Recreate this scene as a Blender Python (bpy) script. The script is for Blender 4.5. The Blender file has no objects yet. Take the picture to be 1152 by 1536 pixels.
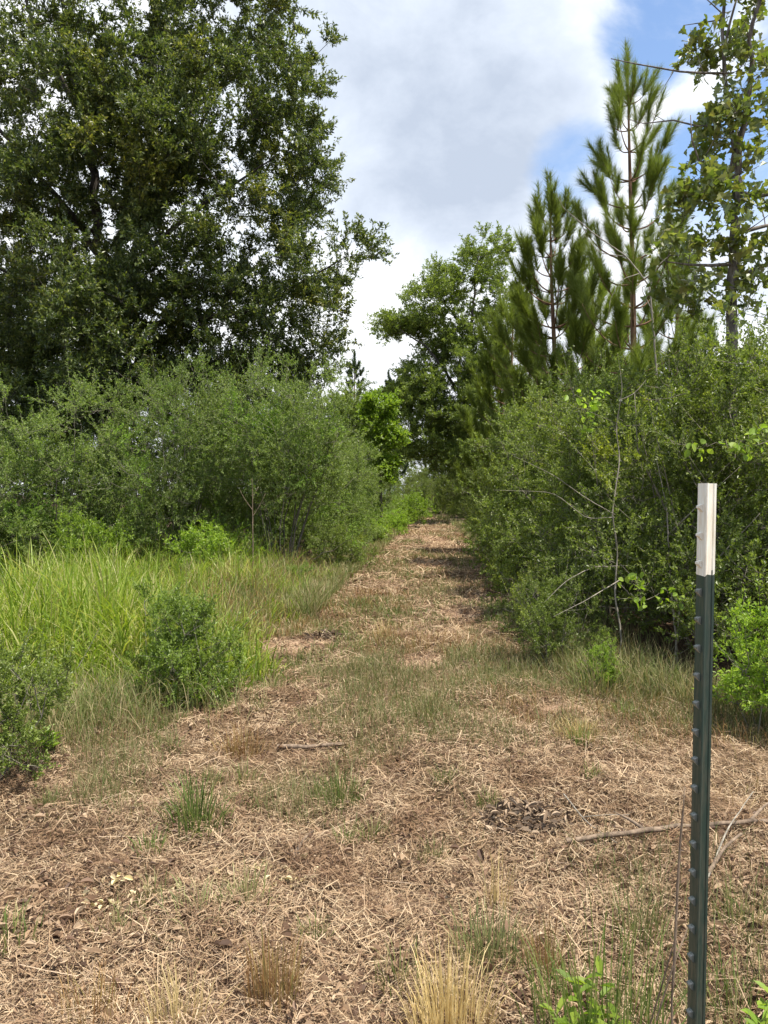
import bpy, math, random
import numpy as np
from math import radians as R, pi

# ------------------------------------------------------------------ camera, sky, sun, exposure
sc = bpy.context.scene
C = sc.collection
EYE = 1.5
FPX = 1154.0            # focal length in photo pixels (1152 x 1536)
cam_d = bpy.data.cameras.new('camera'); cam = bpy.data.objects.new('camera', cam_d); C.objects.link(cam)
cam.location = (0, 0, EYE); cam.rotation_euler = (R(90), 0, 0)
cam_d.sensor_fit = 'VERTICAL'; cam_d.sensor_height = 34.6; cam_d.sensor_width = 34.6
cam_d.lens = 34.6 * FPX / 1536.0
cam_d.shift_y = -28 / 1536.0
cam_d.clip_start = 0.05; cam_d.clip_end = 2000
sc.camera = cam

SUN_EL, SUN_AZ = 69.0, 122.0      # azimuth measured clockwise from +Y (track direction): sun to the right, a little behind
sd = np.array([math.sin(R(SUN_AZ)) * math.cos(R(SUN_EL)), math.cos(R(SUN_AZ)) * math.cos(R(SUN_EL)), math.sin(R(SUN_EL))])
sun_d = bpy.data.lights.new('sun', 'SUN'); sun = bpy.data.objects.new('sun', sun_d); C.objects.link(sun)
sun_d.energy = 5.0; sun_d.angle = R(0.6); sun_d.color = (1.0, 0.94, 0.84)
from mathutils import Vector
sun.rotation_euler = Vector(sd).to_track_quat('Z', 'Y').to_euler()

sc.view_settings.view_transform = 'Standard'; sc.view_settings.look = 'None'
sc.view_settings.gamma = 1.0; sc.view_settings.exposure = 0.9
sc.cycles.max_bounces = 5; sc.cycles.diffuse_bounces = 3; sc.cycles.glossy_bounces = 2
sc.cycles.transmission_bounces = 4; sc.cycles.transparent_max_bounces = 4

def pdir(px, py):
    v = np.array([(px - 576) / FPX, 1.0, -(py - 740) / FPX]); return v / np.linalg.norm(v)

def build_world():
    w = bpy.data.worlds.new('World'); sc.world = w; w.use_nodes = True
    nt = w.node_tree; nt.nodes.clear(); N = nt.nodes.new; L = nt.links.new
    out = N('ShaderNodeOutputWorld'); bg = N('ShaderNodeBackground'); bg.inputs['Strength'].default_value = 0.13
    L(bg.outputs[0], out.inputs[0])
    sky = N('ShaderNodeTexSky'); sky.sky_type = 'NISHITA'; sky.sun_disc = False
    sky.sun_elevation = R(SUN_EL); sky.sun_rotation = R(SUN_AZ); sky.dust_density = 0.6; sky.ozone_density = 2.0
    tc = N('ShaderNodeTexCoord')
    def noise(scale, detail, rough, off, dist=0.0):
        mp = N('ShaderNodeMapping'); mp.inputs['Location'].default_value = off; mp.inputs['Scale'].default_value = (1, 1, 1.5)
        L(tc.outputs['Generated'], mp.inputs['Vector'])
        n = N('ShaderNodeTexNoise'); n.inputs['Scale'].default_value = scale; n.inputs['Detail'].default_value = detail
        n.inputs['Roughness'].default_value = rough; n.inputs['Distortion'].default_value = dist
        L(mp.outputs[0], n.inputs['Vector']); return n.outputs['Fac']
    def math_(op, a, b=None, clamp=False):
        m = N('ShaderNodeMath'); m.operation = op; m.use_clamp = clamp
        for i, v in enumerate((a, b)):
            if v is None: continue
            if isinstance(v, (int, float)): m.inputs[i].default_value = v
            else: L(v, m.inputs[i])
        return m.outputs[0]
    def lobe(px, py, deg0, deg1):           # 1 inside deg0 of a direction, 0 outside deg1
        d = N('ShaderNodeVectorMath'); d.operation = 'DOT_PRODUCT'
        L(tc.outputs['Generated'], d.inputs[0]); d.inputs[1].default_value = tuple(pdir(px, py))
        mr = N('ShaderNodeMapRange'); mr.interpolation_type = 'SMOOTHSTEP'
        mr.inputs['From Min'].default_value = math.cos(R(deg1)); mr.inputs['From Max'].default_value = math.cos(R(deg0))
        L(d.outputs['Value'], mr.inputs['Value']); return mr.outputs[0]
    n1 = noise(4.5, 9, 0.6, (3.1, 0.4, 1.7), 0.25)
    hole = math_('MAXIMUM', lobe(1010, 10, 1.5, 7.0), lobe(1070, 270, 1.0, 7.5))
    hole = math_('MAXIMUM', hole, math_('MULTIPLY', lobe(868, 262, 0.0, 5.5), 0.85))
    hole = math_('MAXIMUM', hole, lobe(1300, 100, 4.0, 12.0))
    back = N('ShaderNodeVectorMath'); back.operation = 'DOT_PRODUCT'
    L(tc.outputs['Generated'], back.inputs[0]); back.inputs[1].default_value = (0.0, 0.957, 0.29)
    mrb = N('ShaderNodeMapRange'); L(back.outputs['Value'], mrb.inputs['Value'])
    mrb.inputs['From Min'].default_value = 0.82; mrb.inputs['From Max'].default_value = 0.55
    hole = math_('MAXIMUM', hole, math_('MULTIPLY', mrb.outputs[0], 0.78))
    # cover = 1 far from holes; within holes noise decides
    cov = math_('SUBTRACT', math_('ADD', n1, 0.52), math_('MULTIPLY', hole, 0.68))
    ramp = N('ShaderNodeMapRange'); ramp.interpolation_type = 'SMOOTHSTEP'; L(cov, ramp.inputs['Value'])
    ramp.inputs['From Min'].default_value = 0.34; ramp.inputs['From Max'].default_value = 0.68; ramp.inputs['To Min'].default_value = 0.0
    # cloud tone: grey core and white bright edges
    n2 = noise(2.6, 7, 0.55, (0.3, 5.2, 2.2), 0.4)
    n3 = noise(7.0, 8, 0.6, (7.3, 1.2, 0.2), 0.3)
    core = math_('MAXIMUM', lobe(690, 190, 2.0, 13.0), math_('MULTIPLY', lobe(560, 60, 1.0, 10.0), 0.75))
    t = math_('ADD', math_('MULTIPLY', n2, 0.9), math_('MULTIPLY', n3, 0.75))
    t = math_('SUBTRACT', t, math_('MULTIPLY', core, 0.4))
    cr = N('ShaderNodeValToRGB'); L(t, cr.inputs[0])
    e = cr.color_ramp.elements
    e[0].position = 0.32; e[0].color = (2.5, 2.85, 3.45, 1)
    e[1].position = 0.92; e[1].color = (5.5, 5.6, 5.75, 1)
    m_ = e.new(0.6); m_.color = (3.6, 3.95, 4.5, 1)
    mix = N('ShaderNodeMix'); mix.data_type = 'RGBA'
    L(ramp.outputs[0], mix.inputs['Factor']); L(sky.outputs[0], mix.inputs['A']); L(cr.outputs[0], mix.inputs['B'])
    L(mix.outputs['Result'], bg.inputs['Color'])
build_world()

# ------------------------------------------------------------------ helpers
rng = np.random.default_rng(7)
def P(px, py, Y):                      # a photo pixel at depth Y metres -> world point
    return np.array([(px - 576) / FPX * Y, Y, EYE - (py - 740) / FPX * Y])
def unit(v): return v / (np.linalg.norm(v, axis=-1, keepdims=True) + 1e-9)
def rdir(n, r=None):
    r = r or rng; return unit(r.normal(size=(n, 3)))

def vnoise(x, y, seed=0):
    x = np.asarray(x, float); y = np.asarray(y, float)
    xi = np.floor(x); yi = np.floor(y); fx = x - xi; fy = y - yi
    fx = fx * fx * (3 - 2 * fx); fy = fy * fy * (3 - 2 * fy)
    def h(a, b):
        s = np.sin(a * 127.1 + b * 311.7 + seed * 74.7) * 43758.5453; return s - np.floor(s)
    return (h(xi, yi) * (1 - fx) + h(xi + 1, yi) * fx) * (1 - fy) + (h(xi, yi + 1) * (1 - fx) + h(xi + 1, yi + 1) * fx) * fy
def fbm(x, y, seed=0, o=4):
    s = 0; a = 0.5
    for i in range(o):
        s = s + a * vnoise(x * 2 ** i, y * 2 ** i, seed + i * 13); a *= 0.5
    return s
XL = np.array([(0, -9), (2.5, -5), (3.6, -3), (4.6, -2.1), (5.6, -1.3), (6.7, -1.1), (9, -0.95), (13.3, -0.75), (20, -0.1), (28.8, 0.4), (44, 1.0), (52, .2), (70, -3), (300, -20)])
XR = np.array([(0, 9), (3.2, 6), (4.2, 3.2), (5, 2.3), (6, 1.6), (6.7, 1.5), (9, 1.8), (13.3, 2.1), (20, 2.55), (28.8, 3.1), (40, 3.4), (46, 3.2), (54, 1.2), (70, -1.5), (300, -16)])
def xl(y): return np.interp(y, XL[:, 0], XL[:, 1])
def xr(y): return np.interp(y, XR[:, 0], XR[:, 1])
BUMPS = [(-0.98, 7.5, 0.5, 0.045), (0.95, 3.75, 0.28, 0.05), (1.17, 5.1, 0.6, 0.04), (-1.0, 3.2, 0.5, 0.05), (-1.3, 2.6, 0.4, 0.04), (0.2, 4.6, 0.7, 0.04),
         (0.3, 3.0, 0.5, -0.05), (-0.4, 3.9, 0.4, -0.04), (1.6, 3.0, 0.4, 0.04)]
def H(x, y):                           # ground height
    x = np.asarray(x, float); y = np.asarray(y, float)
    f = np.clip((y - 1.0) / 4, 0.3, 1)
    h = 0.14 * (fbm(x * 0.7, y * 0.7, 3, 4) - 0.47) + 0.12 * (fbm(x * 4, y * 4, 9, 4) - 0.45) * np.exp(-np.maximum(y - 6, 0) / 12)
    for bx, by, r, a in BUMPS:
        h = h + a * np.exp(-((x - bx) ** 2 + (y - by) ** 2) / r ** 2)
    return h

class Geo:
    def __init__(s): s.V = []; s.F = []; s.n = 0
    def add(s, V, *Fs):
        V = np.asarray(V, np.float32)
        for F in Fs: s.F.append(np.asarray(F, np.int64) + s.n)
        s.V.append(V); s.n += len(V)
    def build(s, name, mat, parent=None, flat=True):
        me = bpy.data.meshes.new(name)
        V = np.concatenate(s.V).astype(np.float32)
        idx = np.concatenate([f.ravel() for f in s.F]); cnt = np.concatenate([np.full(len(f), f.shape[1]) for f in s.F])
        st = np.concatenate([[0], np.cumsum(cnt)[:-1]]).astype(np.int32)
        me.vertices.add(len(V)); me.vertices.foreach_set('co', V.ravel())
        me.loops.add(len(idx)); me.loops.foreach_set('vertex_index', idx.astype(np.int32))
        me.polygons.add(len(cnt)); me.polygons.foreach_set('loop_start', st)
        me.update(calc_edges=True); me.validate()
        if flat: me.shade_flat()
        else: me.shade_smooth()
        me.materials.append(mat)
        o = bpy.data.objects.new(name, me); C.objects.link(o)
        if parent: o.parent = parent
        return o

def tube(g, pts, rad, sides=6, cap=True):
    pts = np.asarray(pts, float); n = len(pts); rad = np.broadcast_to(np.asarray(rad, float), (n,))
    t = unit(np.gradient(pts, axis=0)); up = np.array([0.31, 0.17, 0.94])
    a = unit(np.cross(t, np.where(np.abs(t @ up)[:, None] > 0.95, np.array([1.0, 0, 0]), up))); b = np.cross(t, a)
    th = np.linspace(0, 2 * pi, sides, endpoint=False)
    V = pts[:, None] + rad[:, None, None] * (np.cos(th)[None, :, None] * a[:, None] + np.sin(th)[None, :, None] * b[:, None])
    i = np.arange(n - 1)[:, None] * sides; j = np.arange(sides)[None]; k = (j + 1) % sides
    F = np.stack([i + j, i + k, i + sides + k, i + sides + j], -1).reshape(-1, 4)
    Fs = [F]
    if cap: Fs.append(np.arange((n - 1) * sides, n * sides)[None]); 
    g.add(V.reshape(-1, 3), *Fs)

def twigs(g, A, B, r0, r1):            # many straight 3-sided twigs at once
    n = len(A); t = unit(B - A); a = unit(np.cross(t, np.tile([0.3, 0.2, 0.93], (n, 1)))); b = np.cross(t, a)
    r0 = np.broadcast_to(r0, (n,)); r1 = np.broadcast_to(r1, (n,)); V = np.zeros((n, 6, 3))
    for k in range(3):
        c, s = math.cos(k * 2.094), math.sin(k * 2.094); o = c * a + s * b
        V[:, k] = A + o * r0[:, None]; V[:, 3 + k] = B + o * r1[:, None]
    i = np.arange(n)[:, None] * 6
    F = np.concatenate([i + np.array([[k, (k + 1) % 3, 3 + (k + 1) % 3, 3 + k]]) for k in range(3)])
    g.add(V.reshape(-1, 3), F)

LOBED = np.array([(0, 0), (0.10, 0.30), (0.30, 0.52), (0.24, 0.62), (0.50, 0.86), (0.30, 0.98), (0.10, 0.90), (0, 1.0),
                  (-0.10, 0.90), (-0.30, 0.98), (-0.50, 0.86), (-0.24, 0.62), (-0.30, 0.52), (-0.10, 0.30)])
OVAL = np.array([(0, 0), (0.34, 0.22), (0.5, 0.5), (0.36, 0.8), (0, 1.0), (-0.36, 0.8), (-0.5, 0.5), (-0.34, 0.22)])
def leaves(g, Pn, D, Nn, Ln, Wd, fold=0.25, shape=None, curl=0.0):
    n = len(Pn); D = unit(D); S = unit(np.cross(D, Nn)); Nn = np.cross(S, D)
    Ln = np.broadcast_to(Ln, (n,))[:, None]; Wd = np.broadcast_to(Wd, (n,))[:, None]
    if shape is None:
        V = np.zeros((n, 4, 3)); V[:, 0] = Pn; V[:, 2] = Pn + D * Ln
        m = Pn + D * Ln * 0.48 + Nn * Wd * fold
        V[:, 1] = m + S * Wd * 0.5; V[:, 3] = m - S * Wd * 0.5
        i = np.arange(n)[:, None] * 4
        g.add(V.reshape(-1, 3), np.concatenate([i + [[0, 1, 2]], i + [[0, 2, 3]]]))
    else:
        k = len(shape); V = np.zeros((n, k, 3))
        for q, (u, v) in enumerate(shape):
            V[:, q] = Pn + D * Ln * v + S * Wd * u + Nn * (Wd * abs(u) * fold * 2 + Ln * curl * (v - v * v) * 1.5)
        h = k // 2; i = np.arange(n)[:, None] * k
        g.add(V.reshape(-1, 3), i + np.arange(0, h + 1)[None], i + np.array([[0] + list(range(h, k))]))

def blades(g, Pn, head, Ht, lean, width, seg=3, r=None):
    """grass blades: root points, heading, length, lean (0 upright .. 1.5 arching over), width"""
    n = len(Pn); Ht = np.broadcast_to(Ht, (n,)); lean = np.broadcast_to(lean, (n,)); width = np.broadcast_to(width, (n,))
    d = np.stack([np.cos(head), np.sin(head), 0 * head], 1); s = np.stack([-np.sin(head), np.cos(head), 0 * head], 1)
    tw = (r or rng).uniform(-1.2, 1.2, n)
    V = np.zeros((n, seg * 2 + 1, 3)); p = Pn.copy(); ang = lean * 0.25
    for q in range(seg + 1):
        f = q / seg; w = width * (1 - 0.35 * f) * 0.5
        so = unit(s * np.cos(tw)[:, None] + d * np.sin(tw)[:, None])
        if q < seg:
            V[:, 2 * q] = p - so * w[:, None]; V[:, 2 * q + 1] = p + so * w[:, None]
            a = ang + lean * 1.5 * (f ** 1.5)
            p = p + (d * np.sin(a)[:, None] + np.array([0, 0, 1.0]) * np.cos(a)[:, None]) * (Ht / seg)[:, None]
        else: V[:, 2 * q] = p
    i = np.arange(n)[:, None] * (seg * 2 + 1)
    Fq = [i + [[2 * q, 2 * q + 1, 2 * q + 3, 2 * q + 2]] for q in range(seg - 1)]
    g.add(V.reshape(-1, 3), *( [np.concatenate(Fq)] if Fq else []), i + [[2 * seg - 2, 2 * seg - 1, 2 * seg]])

def thing(name, label, cat, loc=(0, 0, 0), rotz=0.0, group=None, scale=1.0):
    o = bpy.data.objects.new(name, None); C.objects.link(o); o.empty_display_size = 0.2
    o.location = loc; o.rotation_euler = (0, 0, rotz); o.scale = (scale,) * 3 if np.isscalar(scale) else scale
    o['label'] = label; o['category'] = cat
    if group: o['group'] = group
    return o
def tag(o, label, cat=None, group=None, kind=None):
    o['label'] = label
    if cat: o['category'] = cat
    if group: o['group'] = group
    if kind: o['kind'] = kind
    return o
def dup(root, loc, rotz, label, group=None, scale=1.0):
    r = root.copy(); C.objects.link(r); r.location = loc; r.rotation_euler = (0, 0, rotz); r.scale = (scale,) * 3 if np.isscalar(scale) else scale
    r['label'] = label
    if group: r['group'] = group
    for ch in list(root.children):
        c = ch.copy(); C.objects.link(c); c.parent = r
    return r

# ------------------------------------------------------------------ materials
def mat(name):
    m = bpy.data.materials.new(name); m.use_nodes = True; nt = m.node_tree; nt.nodes.clear()
    return m, nt, nt.nodes.new, nt.links.new
def leaf_mat(name, cols, transl=0.3, rough=0.5, spec=0.4, tboost=(1.5, 1.6, 0.7), patch=None):
    m, nt, N, L = mat(name)
    out = N('ShaderNodeOutputMaterial'); geo = N('ShaderNodeNewGeometry'); cr = N('ShaderNodeValToRGB')
    L(geo.outputs['Random Per Island'], cr.inputs[0]); cr.color_ramp.interpolation = 'LINEAR'
    e = cr.color_ramp.elements; n = len(cols)
    for i, c in enumerate(cols):
        if i == 0: el = e[0]; el.position = 0
        elif i == n - 1: el = e[-1]; el.position = 1
        else: el = e.new(i / (n - 1))
        el.color = (*c, 1)
    col = cr.outputs[0]
    oi = N('ShaderNodeObjectInfo'); hs = N('ShaderNodeHueSaturation')
    mr = N('ShaderNodeMapRange'); L(oi.outputs['Random'], mr.inputs['Value']); mr.inputs['To Min'].default_value = 0.82; mr.inputs['To Max'].default_value = 1.2
    L(mr.outputs[0], hs.inputs['Value']); L(col, hs.inputs['Color']); col = hs.outputs[0]
    if patch:                                # second colour in broad natural patches (new growth, dry sprays)
        nz = N('ShaderNodeTexNoise'); nz.inputs['Scale'].default_value = patch[1]; nz.inputs['Detail'].default_value = 3
        L(geo.outputs['Position'], nz.inputs['Vector'])
        pm = N('ShaderNodeMapRange'); L(nz.outputs['Fac'], pm.inputs['Value']); pm.inputs['From Min'].default_value = patch[2]; pm.inputs['From Max'].default_value = patch[2] + 0.12
        mx = N('ShaderNodeMix'); mx.data_type = 'RGBA'; mx.blend_type = 'MULTIPLY'; L(pm.outputs[0], mx.inputs['Factor']); L(col, mx.inputs['A']); mx.inputs['B'].default_value = (*patch[0], 1)
        col = mx.outputs['Result']
    pb = N('ShaderNodeBsdfPrincipled'); pb.inputs['Roughness'].default_value = rough; pb.inputs['Specular IOR Level'].default_value = spec
    L(col, pb.inputs['Base Color'])
    if transl > 0:
        tr = N('ShaderNodeBsdfTranslucent'); mu = N('ShaderNodeMix'); mu.data_type = 'RGBA'; mu.blend_type = 'MULTIPLY'
        mu.inputs['Factor'].default_value = 1; L(col, mu.inputs['A']); mu.inputs['B'].default_value = (*tboost, 1)
        L(mu.outputs['Result'], tr.inputs['Color'])
        ms = N('ShaderNodeMixShader'); ms.inputs[0].default_value = transl
        L(pb.outputs[0], ms.inputs[1]); L(tr.outputs[0], ms.inputs[2]); L(ms.outputs[0], out.inputs[0])
    else: L(pb.outputs[0], out.inputs[0])
    return m
def bark_mat(name, c0, c1, scale=20, zs=0.25, rough=0.9):
    m, nt, N, L = mat(name)
    out = N('ShaderNodeOutputMaterial'); tc = N('ShaderNodeTexCoord'); mp = N('ShaderNodeMapping'); mp.inputs['Scale'].default_value = (1, 1, zs)
    L(tc.outputs['Object'], mp.inputs['Vector'])
    nz = N('ShaderNodeTexNoise'); nz.inputs['Scale'].default_value = scale; nz.inputs['Detail'].default_value = 8; nz.inputs['Roughness'].default_value = 0.65
    L(mp.outputs[0], nz.inputs['Vector']); cr = N('ShaderNodeValToRGB'); L(nz.outputs['Fac'], cr.inputs[0])
    cr.color_ramp.elements[0].position = 0.35; cr.color_ramp.elements[0].color = (*c0, 1)
    cr.color_ramp.elements[1].position = 0.65; cr.color_ramp.elements[1].color = (*c1, 1)
    pb = N('ShaderNodeBsdfPrincipled'); pb.inputs['Roughness'].default_value = rough; pb.inputs['Specular IOR Level'].default_value = 0.2
    L(cr.outputs[0], pb.inputs['Base Color'])
    bp = N('ShaderNodeBump'); bp.inputs['Strength'].default_value = 0.6; bp.inputs['Distance'].default_value = 0.02
    L(nz.outputs['Fac'], bp.inputs['Height']); L(bp.outputs[0], pb.inputs['Normal']); L(pb.outputs[0], out.inputs[0])
    return m

M = {}
M['oak_leaf'] = leaf_mat('oak leaves', [(0.034, 0.052, 0.017), (0.055, 0.08, 0.022), (0.095, 0.122, 0.03), (0.18, 0.2, 0.065)], 0.36, 0.42, 0.5, patch=((1.5, 1.25, 0.9), 0.7, 0.55))
M['mid_leaf'] = leaf_mat('pale oak leaves', [(0.11, 0.15, 0.033), (0.15, 0.2, 0.04), (0.21, 0.25, 0.06)], 0.42, 0.45, 0.45)
M['black_leaf'] = leaf_mat('broad oak leaves', [(0.105, 0.15, 0.032), (0.15, 0.19, 0.042), (0.225, 0.255, 0.08), (0.2, 0.19, 0.055)], 0.38, 0.33, 0.6)
M['shrub_leaf'] = leaf_mat('yaupon leaves', [(0.083, 0.118, 0.022), (0.12, 0.164, 0.031), (0.162, 0.212, 0.043), (0.25, 0.295, 0.09)], 0.42, 0.42, 0.4, patch=((1.5, 1.35, 0.8), 1.3, 0.56))
M['grey_leaf'] = leaf_mat('grey green shrub leaves', [(0.09, 0.135, 0.032), (0.128, 0.182, 0.043), (0.175, 0.235, 0.057), (0.255, 0.3, 0.11)], 0.42, 0.5, 0.4, patch=((1.1, 1.35, 0.6), 0.9, 0.56))
M['bright_leaf'] = leaf_mat('fresh green leaves', [(0.15, 0.23, 0.03), (0.2, 0.3, 0.035), (0.27, 0.35, 0.05)], 0.45, 0.45, 0.4)
M['field_bush'] = leaf_mat('field bush leaves', [(0.10, 0.15, 0.03), (0.14, 0.2, 0.036), (0.2, 0.26, 0.055)], 0.42, 0.45, 0.4)
M['needle'] = leaf_mat('pine needles', [(0.125, 0.165, 0.028), (0.175, 0.22, 0.036), (0.235, 0.28, 0.06)], 0.45, 0.45, 0.4, tboost=(1.3, 1.4, 0.8))
M['needle_far'] = leaf_mat('distant pine needles', [(0.05, 0.075, 0.035), (0.065, 0.10, 0.045)], 0.2, 0.5, 0.3)
M['field_grass'] = leaf_mat('tall grass', [(0.10, 0.16, 0.018), (0.15, 0.225, 0.02), (0.205, 0.28, 0.028), (0.27, 0.31, 0.06), (0.40, 0.36, 0.18)], 0.42, 0.5, 0.35, tboost=(1.4, 1.4, 0.7))
M['fringe_grass'] = leaf_mat('olive grass', [(0.10, 0.14, 0.035), (0.14, 0.18, 0.05), (0.2, 0.2, 0.08), (0.3, 0.25, 0.13), (0.36, 0.28, 0.16)], 0.35, 0.55, 0.3, tboost=(1.2, 1.2, 0.8))
M['green_tuft'] = leaf_mat('green tuft grass', [(0.07, 0.12, 0.025), (0.11, 0.17, 0.035), (0.17, 0.22, 0.06), (0.33, 0.32, 0.12)], 0.35, 0.5, 0.35, tboost=(1.3, 1.3, 0.8))
M['pale_tuft'] = leaf_mat('pale green tuft grass', [(0.17, 0.2, 0.08), (0.24, 0.27, 0.1), (0.34, 0.33, 0.16)], 0.35, 0.5, 0.35, tboost=(1.2, 1.2, 0.9))
M['straw_tuft'] = leaf_mat('straw tuft grass', [(0.42, 0.31, 0.13), (0.55, 0.42, 0.19), (0.62, 0.5, 0.26)], 0.3, 0.5, 0.3, tboost=(1.1, 1.05, 0.8))
M['rust_tuft'] = leaf_mat('rusty tuft grass', [(0.2, 0.10, 0.045), (0.3, 0.17, 0.07), (0.4, 0.28, 0.12), (0.22, 0.2, 0.06)], 0.3, 0.55, 0.3, tboost=(1.2, 1.1, 0.8))
M['straw'] = leaf_mat('cut straw', [(0.06, 0.036, 0.025), (0.165, 0.105, 0.065), (0.29, 0.198, 0.118), (0.38, 0.272, 0.165), (0.5, 0.39, 0.255), (0.23, 0.162, 0.108)], 0.2, 0.7, 0.15, tboost=(1.1, 1.0, 0.9), patch=((0.64, 0.57, 0.54), 2.2, 0.5))
M['dry_leaf'] = leaf_mat('dry leaves', [(0.07, 0.042, 0.028), (0.18, 0.11, 0.07), (0.30, 0.2, 0.12), (0.44, 0.33, 0.22)], 0.15, 0.6, 0.3, tboost=(1.1, 1.0, 0.9))
M['dark_leaf'] = leaf_mat('dark dry leaves', [(0.085, 0.062, 0.045), (0.2, 0.145, 0.1), (0.36, 0.275, 0.19)], 0.0, 0.8, 0.05)
M['pale_leaf'] = leaf_mat('bleached dry leaves', [(0.45, 0.36, 0.22), (0.55, 0.47, 0.3), (0.6, 0.5, 0.25)], 0.1, 0.6, 0.3)
M['oak_bark'] = bark_mat('oak bark', (0.03, 0.026, 0.022), (0.10, 0.086, 0.072), 16)
M['grey_bark'] = bark_mat('grey bark', (0.06, 0.05, 0.042), (0.23, 0.2, 0.17), 24)
M['pine_bark'] = bark_mat('pine bark', (0.10, 0.055, 0.035), (0.27, 0.16, 0.10), 18)
M['twig'] = bark_mat('shrub stems', (0.09, 0.08, 0.06), (0.24, 0.215, 0.17), 30)
M['dead'] = bark_mat('weathered dead wood', (0.13, 0.115, 0.09), (0.33, 0.295, 0.24), 30)
M['stick'] = bark_mat('fallen wood', (0.08, 0.058, 0.042), (0.27, 0.2, 0.14), 30)

def ground_mat():
    m, nt, N, L = mat('ground')
    out = N('ShaderNodeOutputMaterial'); pb = N('ShaderNodeBsdfPrincipled'); pb.inputs['Roughness'].default_value = 0.95; pb.inputs['Specular IOR Level'].default_value = 0.1
    tc = N('ShaderNodeTexCoord')
    def nz(scale, det=8, rough=0.6, sx=(1, 1, 1)):
        mp = N('ShaderNodeMapping'); mp.inputs['Scale'].default_value = sx; L(tc.outputs['Object'], mp.inputs['Vector'])
        n = N('ShaderNodeTexNoise'); n.inputs['Scale'].default_value = scale; n.inputs['Detail'].default_value = det; n.inputs['Roughness'].default_value = rough
        L(mp.outputs[0], n.inputs['Vector']); return n.outputs['Fac']
    def ramp(f, stops):
        c = N('ShaderNodeValToRGB'); L(f, c.inputs[0]); e = c.color_ramp.elements
        for i, (p, col) in enumerate(stops):
            el = e[0] if i == 0 else (e[-1] if i == len(stops) - 1 else e.new(p)); el.position = p; el.color = (*col, 1)
        return c.outputs[0]
    def mix(f, a, b):
        x = N('ShaderNodeMix'); x.data_type = 'RGBA'; L(f, x.inputs['Factor']); L(a, x.inputs['A']); L(b, x.inputs['B']); return x.outputs['Result']
    fine = nz(60, 10, 0.75); mid = nz(9, 8, 0.65); big = nz(0.8, 5, 0.6)
    litter = ramp(fine, [(0.3, (0.04, 0.024, 0.015)), (0.5, (0.14, 0.093, 0.052)), (0.7, (0.30, 0.21, 0.12))])
    sand = ramp(nz(35, 10, 0.7), [(0.3, (0.30, 0.18, 0.11)), (0.7, (0.50, 0.35, 0.24))])
    f1 = N('ShaderNodeMapRange'); L(mid, f1.inputs['Value']); f1.inputs['From Min'].default_value = 0.55; f1.inputs['From Max'].default_value = 0.72
    att = N('ShaderNodeAttribute'); att.attribute_name = 'bare'
    mx = N('ShaderNodeMath'); mx.operation = 'ADD'; mx.use_clamp = True
    m2 = N('ShaderNodeMath'); m2.operation = 'MULTIPLY'; L(f1.outputs[0], m2.inputs[0]); m2.inputs[1].default_value = 0.35
    L(m2.outputs[0], mx.inputs[0]); L(att.outputs['Fac'], mx.inputs[1])
    c = mix(mx.outputs[0], litter, sand)
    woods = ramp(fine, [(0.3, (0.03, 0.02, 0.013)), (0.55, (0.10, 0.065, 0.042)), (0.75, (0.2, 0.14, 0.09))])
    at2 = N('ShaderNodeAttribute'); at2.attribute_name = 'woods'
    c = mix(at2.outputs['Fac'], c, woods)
    L(c, pb.inputs['Base Color'])
    bp = N('ShaderNodeBump'); bp.inputs['Strength'].default_value = 0.8; bp.inputs['Distance'].default_value = 0.03
    ad = N('ShaderNodeMath'); ad.operation = 'ADD'; L(fine, ad.inputs[0]); L(mid, ad.inputs[1]); L(ad.outputs[0], bp.inputs['Height'])
    L(bp.outputs[0], pb.inputs['Normal']); L(pb.outputs[0], out.inputs[0]); return m

# ------------------------------------------------------------------ ground
BARE = [(-0.86, 7.4, 0.42, 0.6), (0.30, 6.75, 0.28, 0.45), (1.20, 5.15, 0.18, 0.12), (0.95, 9.5, 0.3, 0.6), (1.0, 16.0, 0.5, 1.3), (1.6, 24.0, 0.5, 2.0)]
def bareness(x, y):
    b = 0
    for bx, by, rx, ry in BARE:
        d = np.sqrt(((x - bx) / rx) ** 2 + ((y - by) / ry) ** 2) + 0.7 * (fbm(x * 5, y * 5, 21, 3) - 0.45)
        b = np.maximum(b, np.clip((1.1 - d) / 0.7, 0, .85))
    return b
def axis(lo, a, b, hi, step):
    mid = np.arange(a, b, step); l = []; p = a; s = step
    while p > lo: s *= 1.18; p -= s; l.append(p)
    r = []; p = mid[-1]; s = step
    while p < hi: s *= 1.18; p += s; r.append(p)
    return np.concatenate([l[::-1], mid, r])
gx = axis(-400, -3.5, 3.5, 400, 0.045); gy = axis(-60, 1.2, 9.0, 700, 0.045)
X, Y = np.meshgrid(gx, gy); nx, ny = len(gx), len(gy)
Gv = np.stack([X, Y, H(X, Y)], -1).reshape(-1, 3)
i0 = (np.arange(ny - 1)[:, None] * nx + np.arange(nx - 1)[None]).ravel()
g = Geo(); g.add(Gv, np.stack([i0, i0 + 1, i0 + nx + 1, i0 + nx], 1))
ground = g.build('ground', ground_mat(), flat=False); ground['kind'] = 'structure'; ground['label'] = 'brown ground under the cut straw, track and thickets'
a = ground.data.attributes.new('bare', 'FLOAT', 'POINT'); a.data.foreach_set('value', bareness(Gv[:, 0], Gv[:, 1]).astype(np.float32))
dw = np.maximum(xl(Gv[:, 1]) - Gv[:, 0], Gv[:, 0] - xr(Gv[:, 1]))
a = ground.data.attributes.new('woods', 'FLOAT', 'POINT'); a.data.foreach_set('value', np.clip(dw / 0.5, 0, 1).astype(np.float32))

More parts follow.
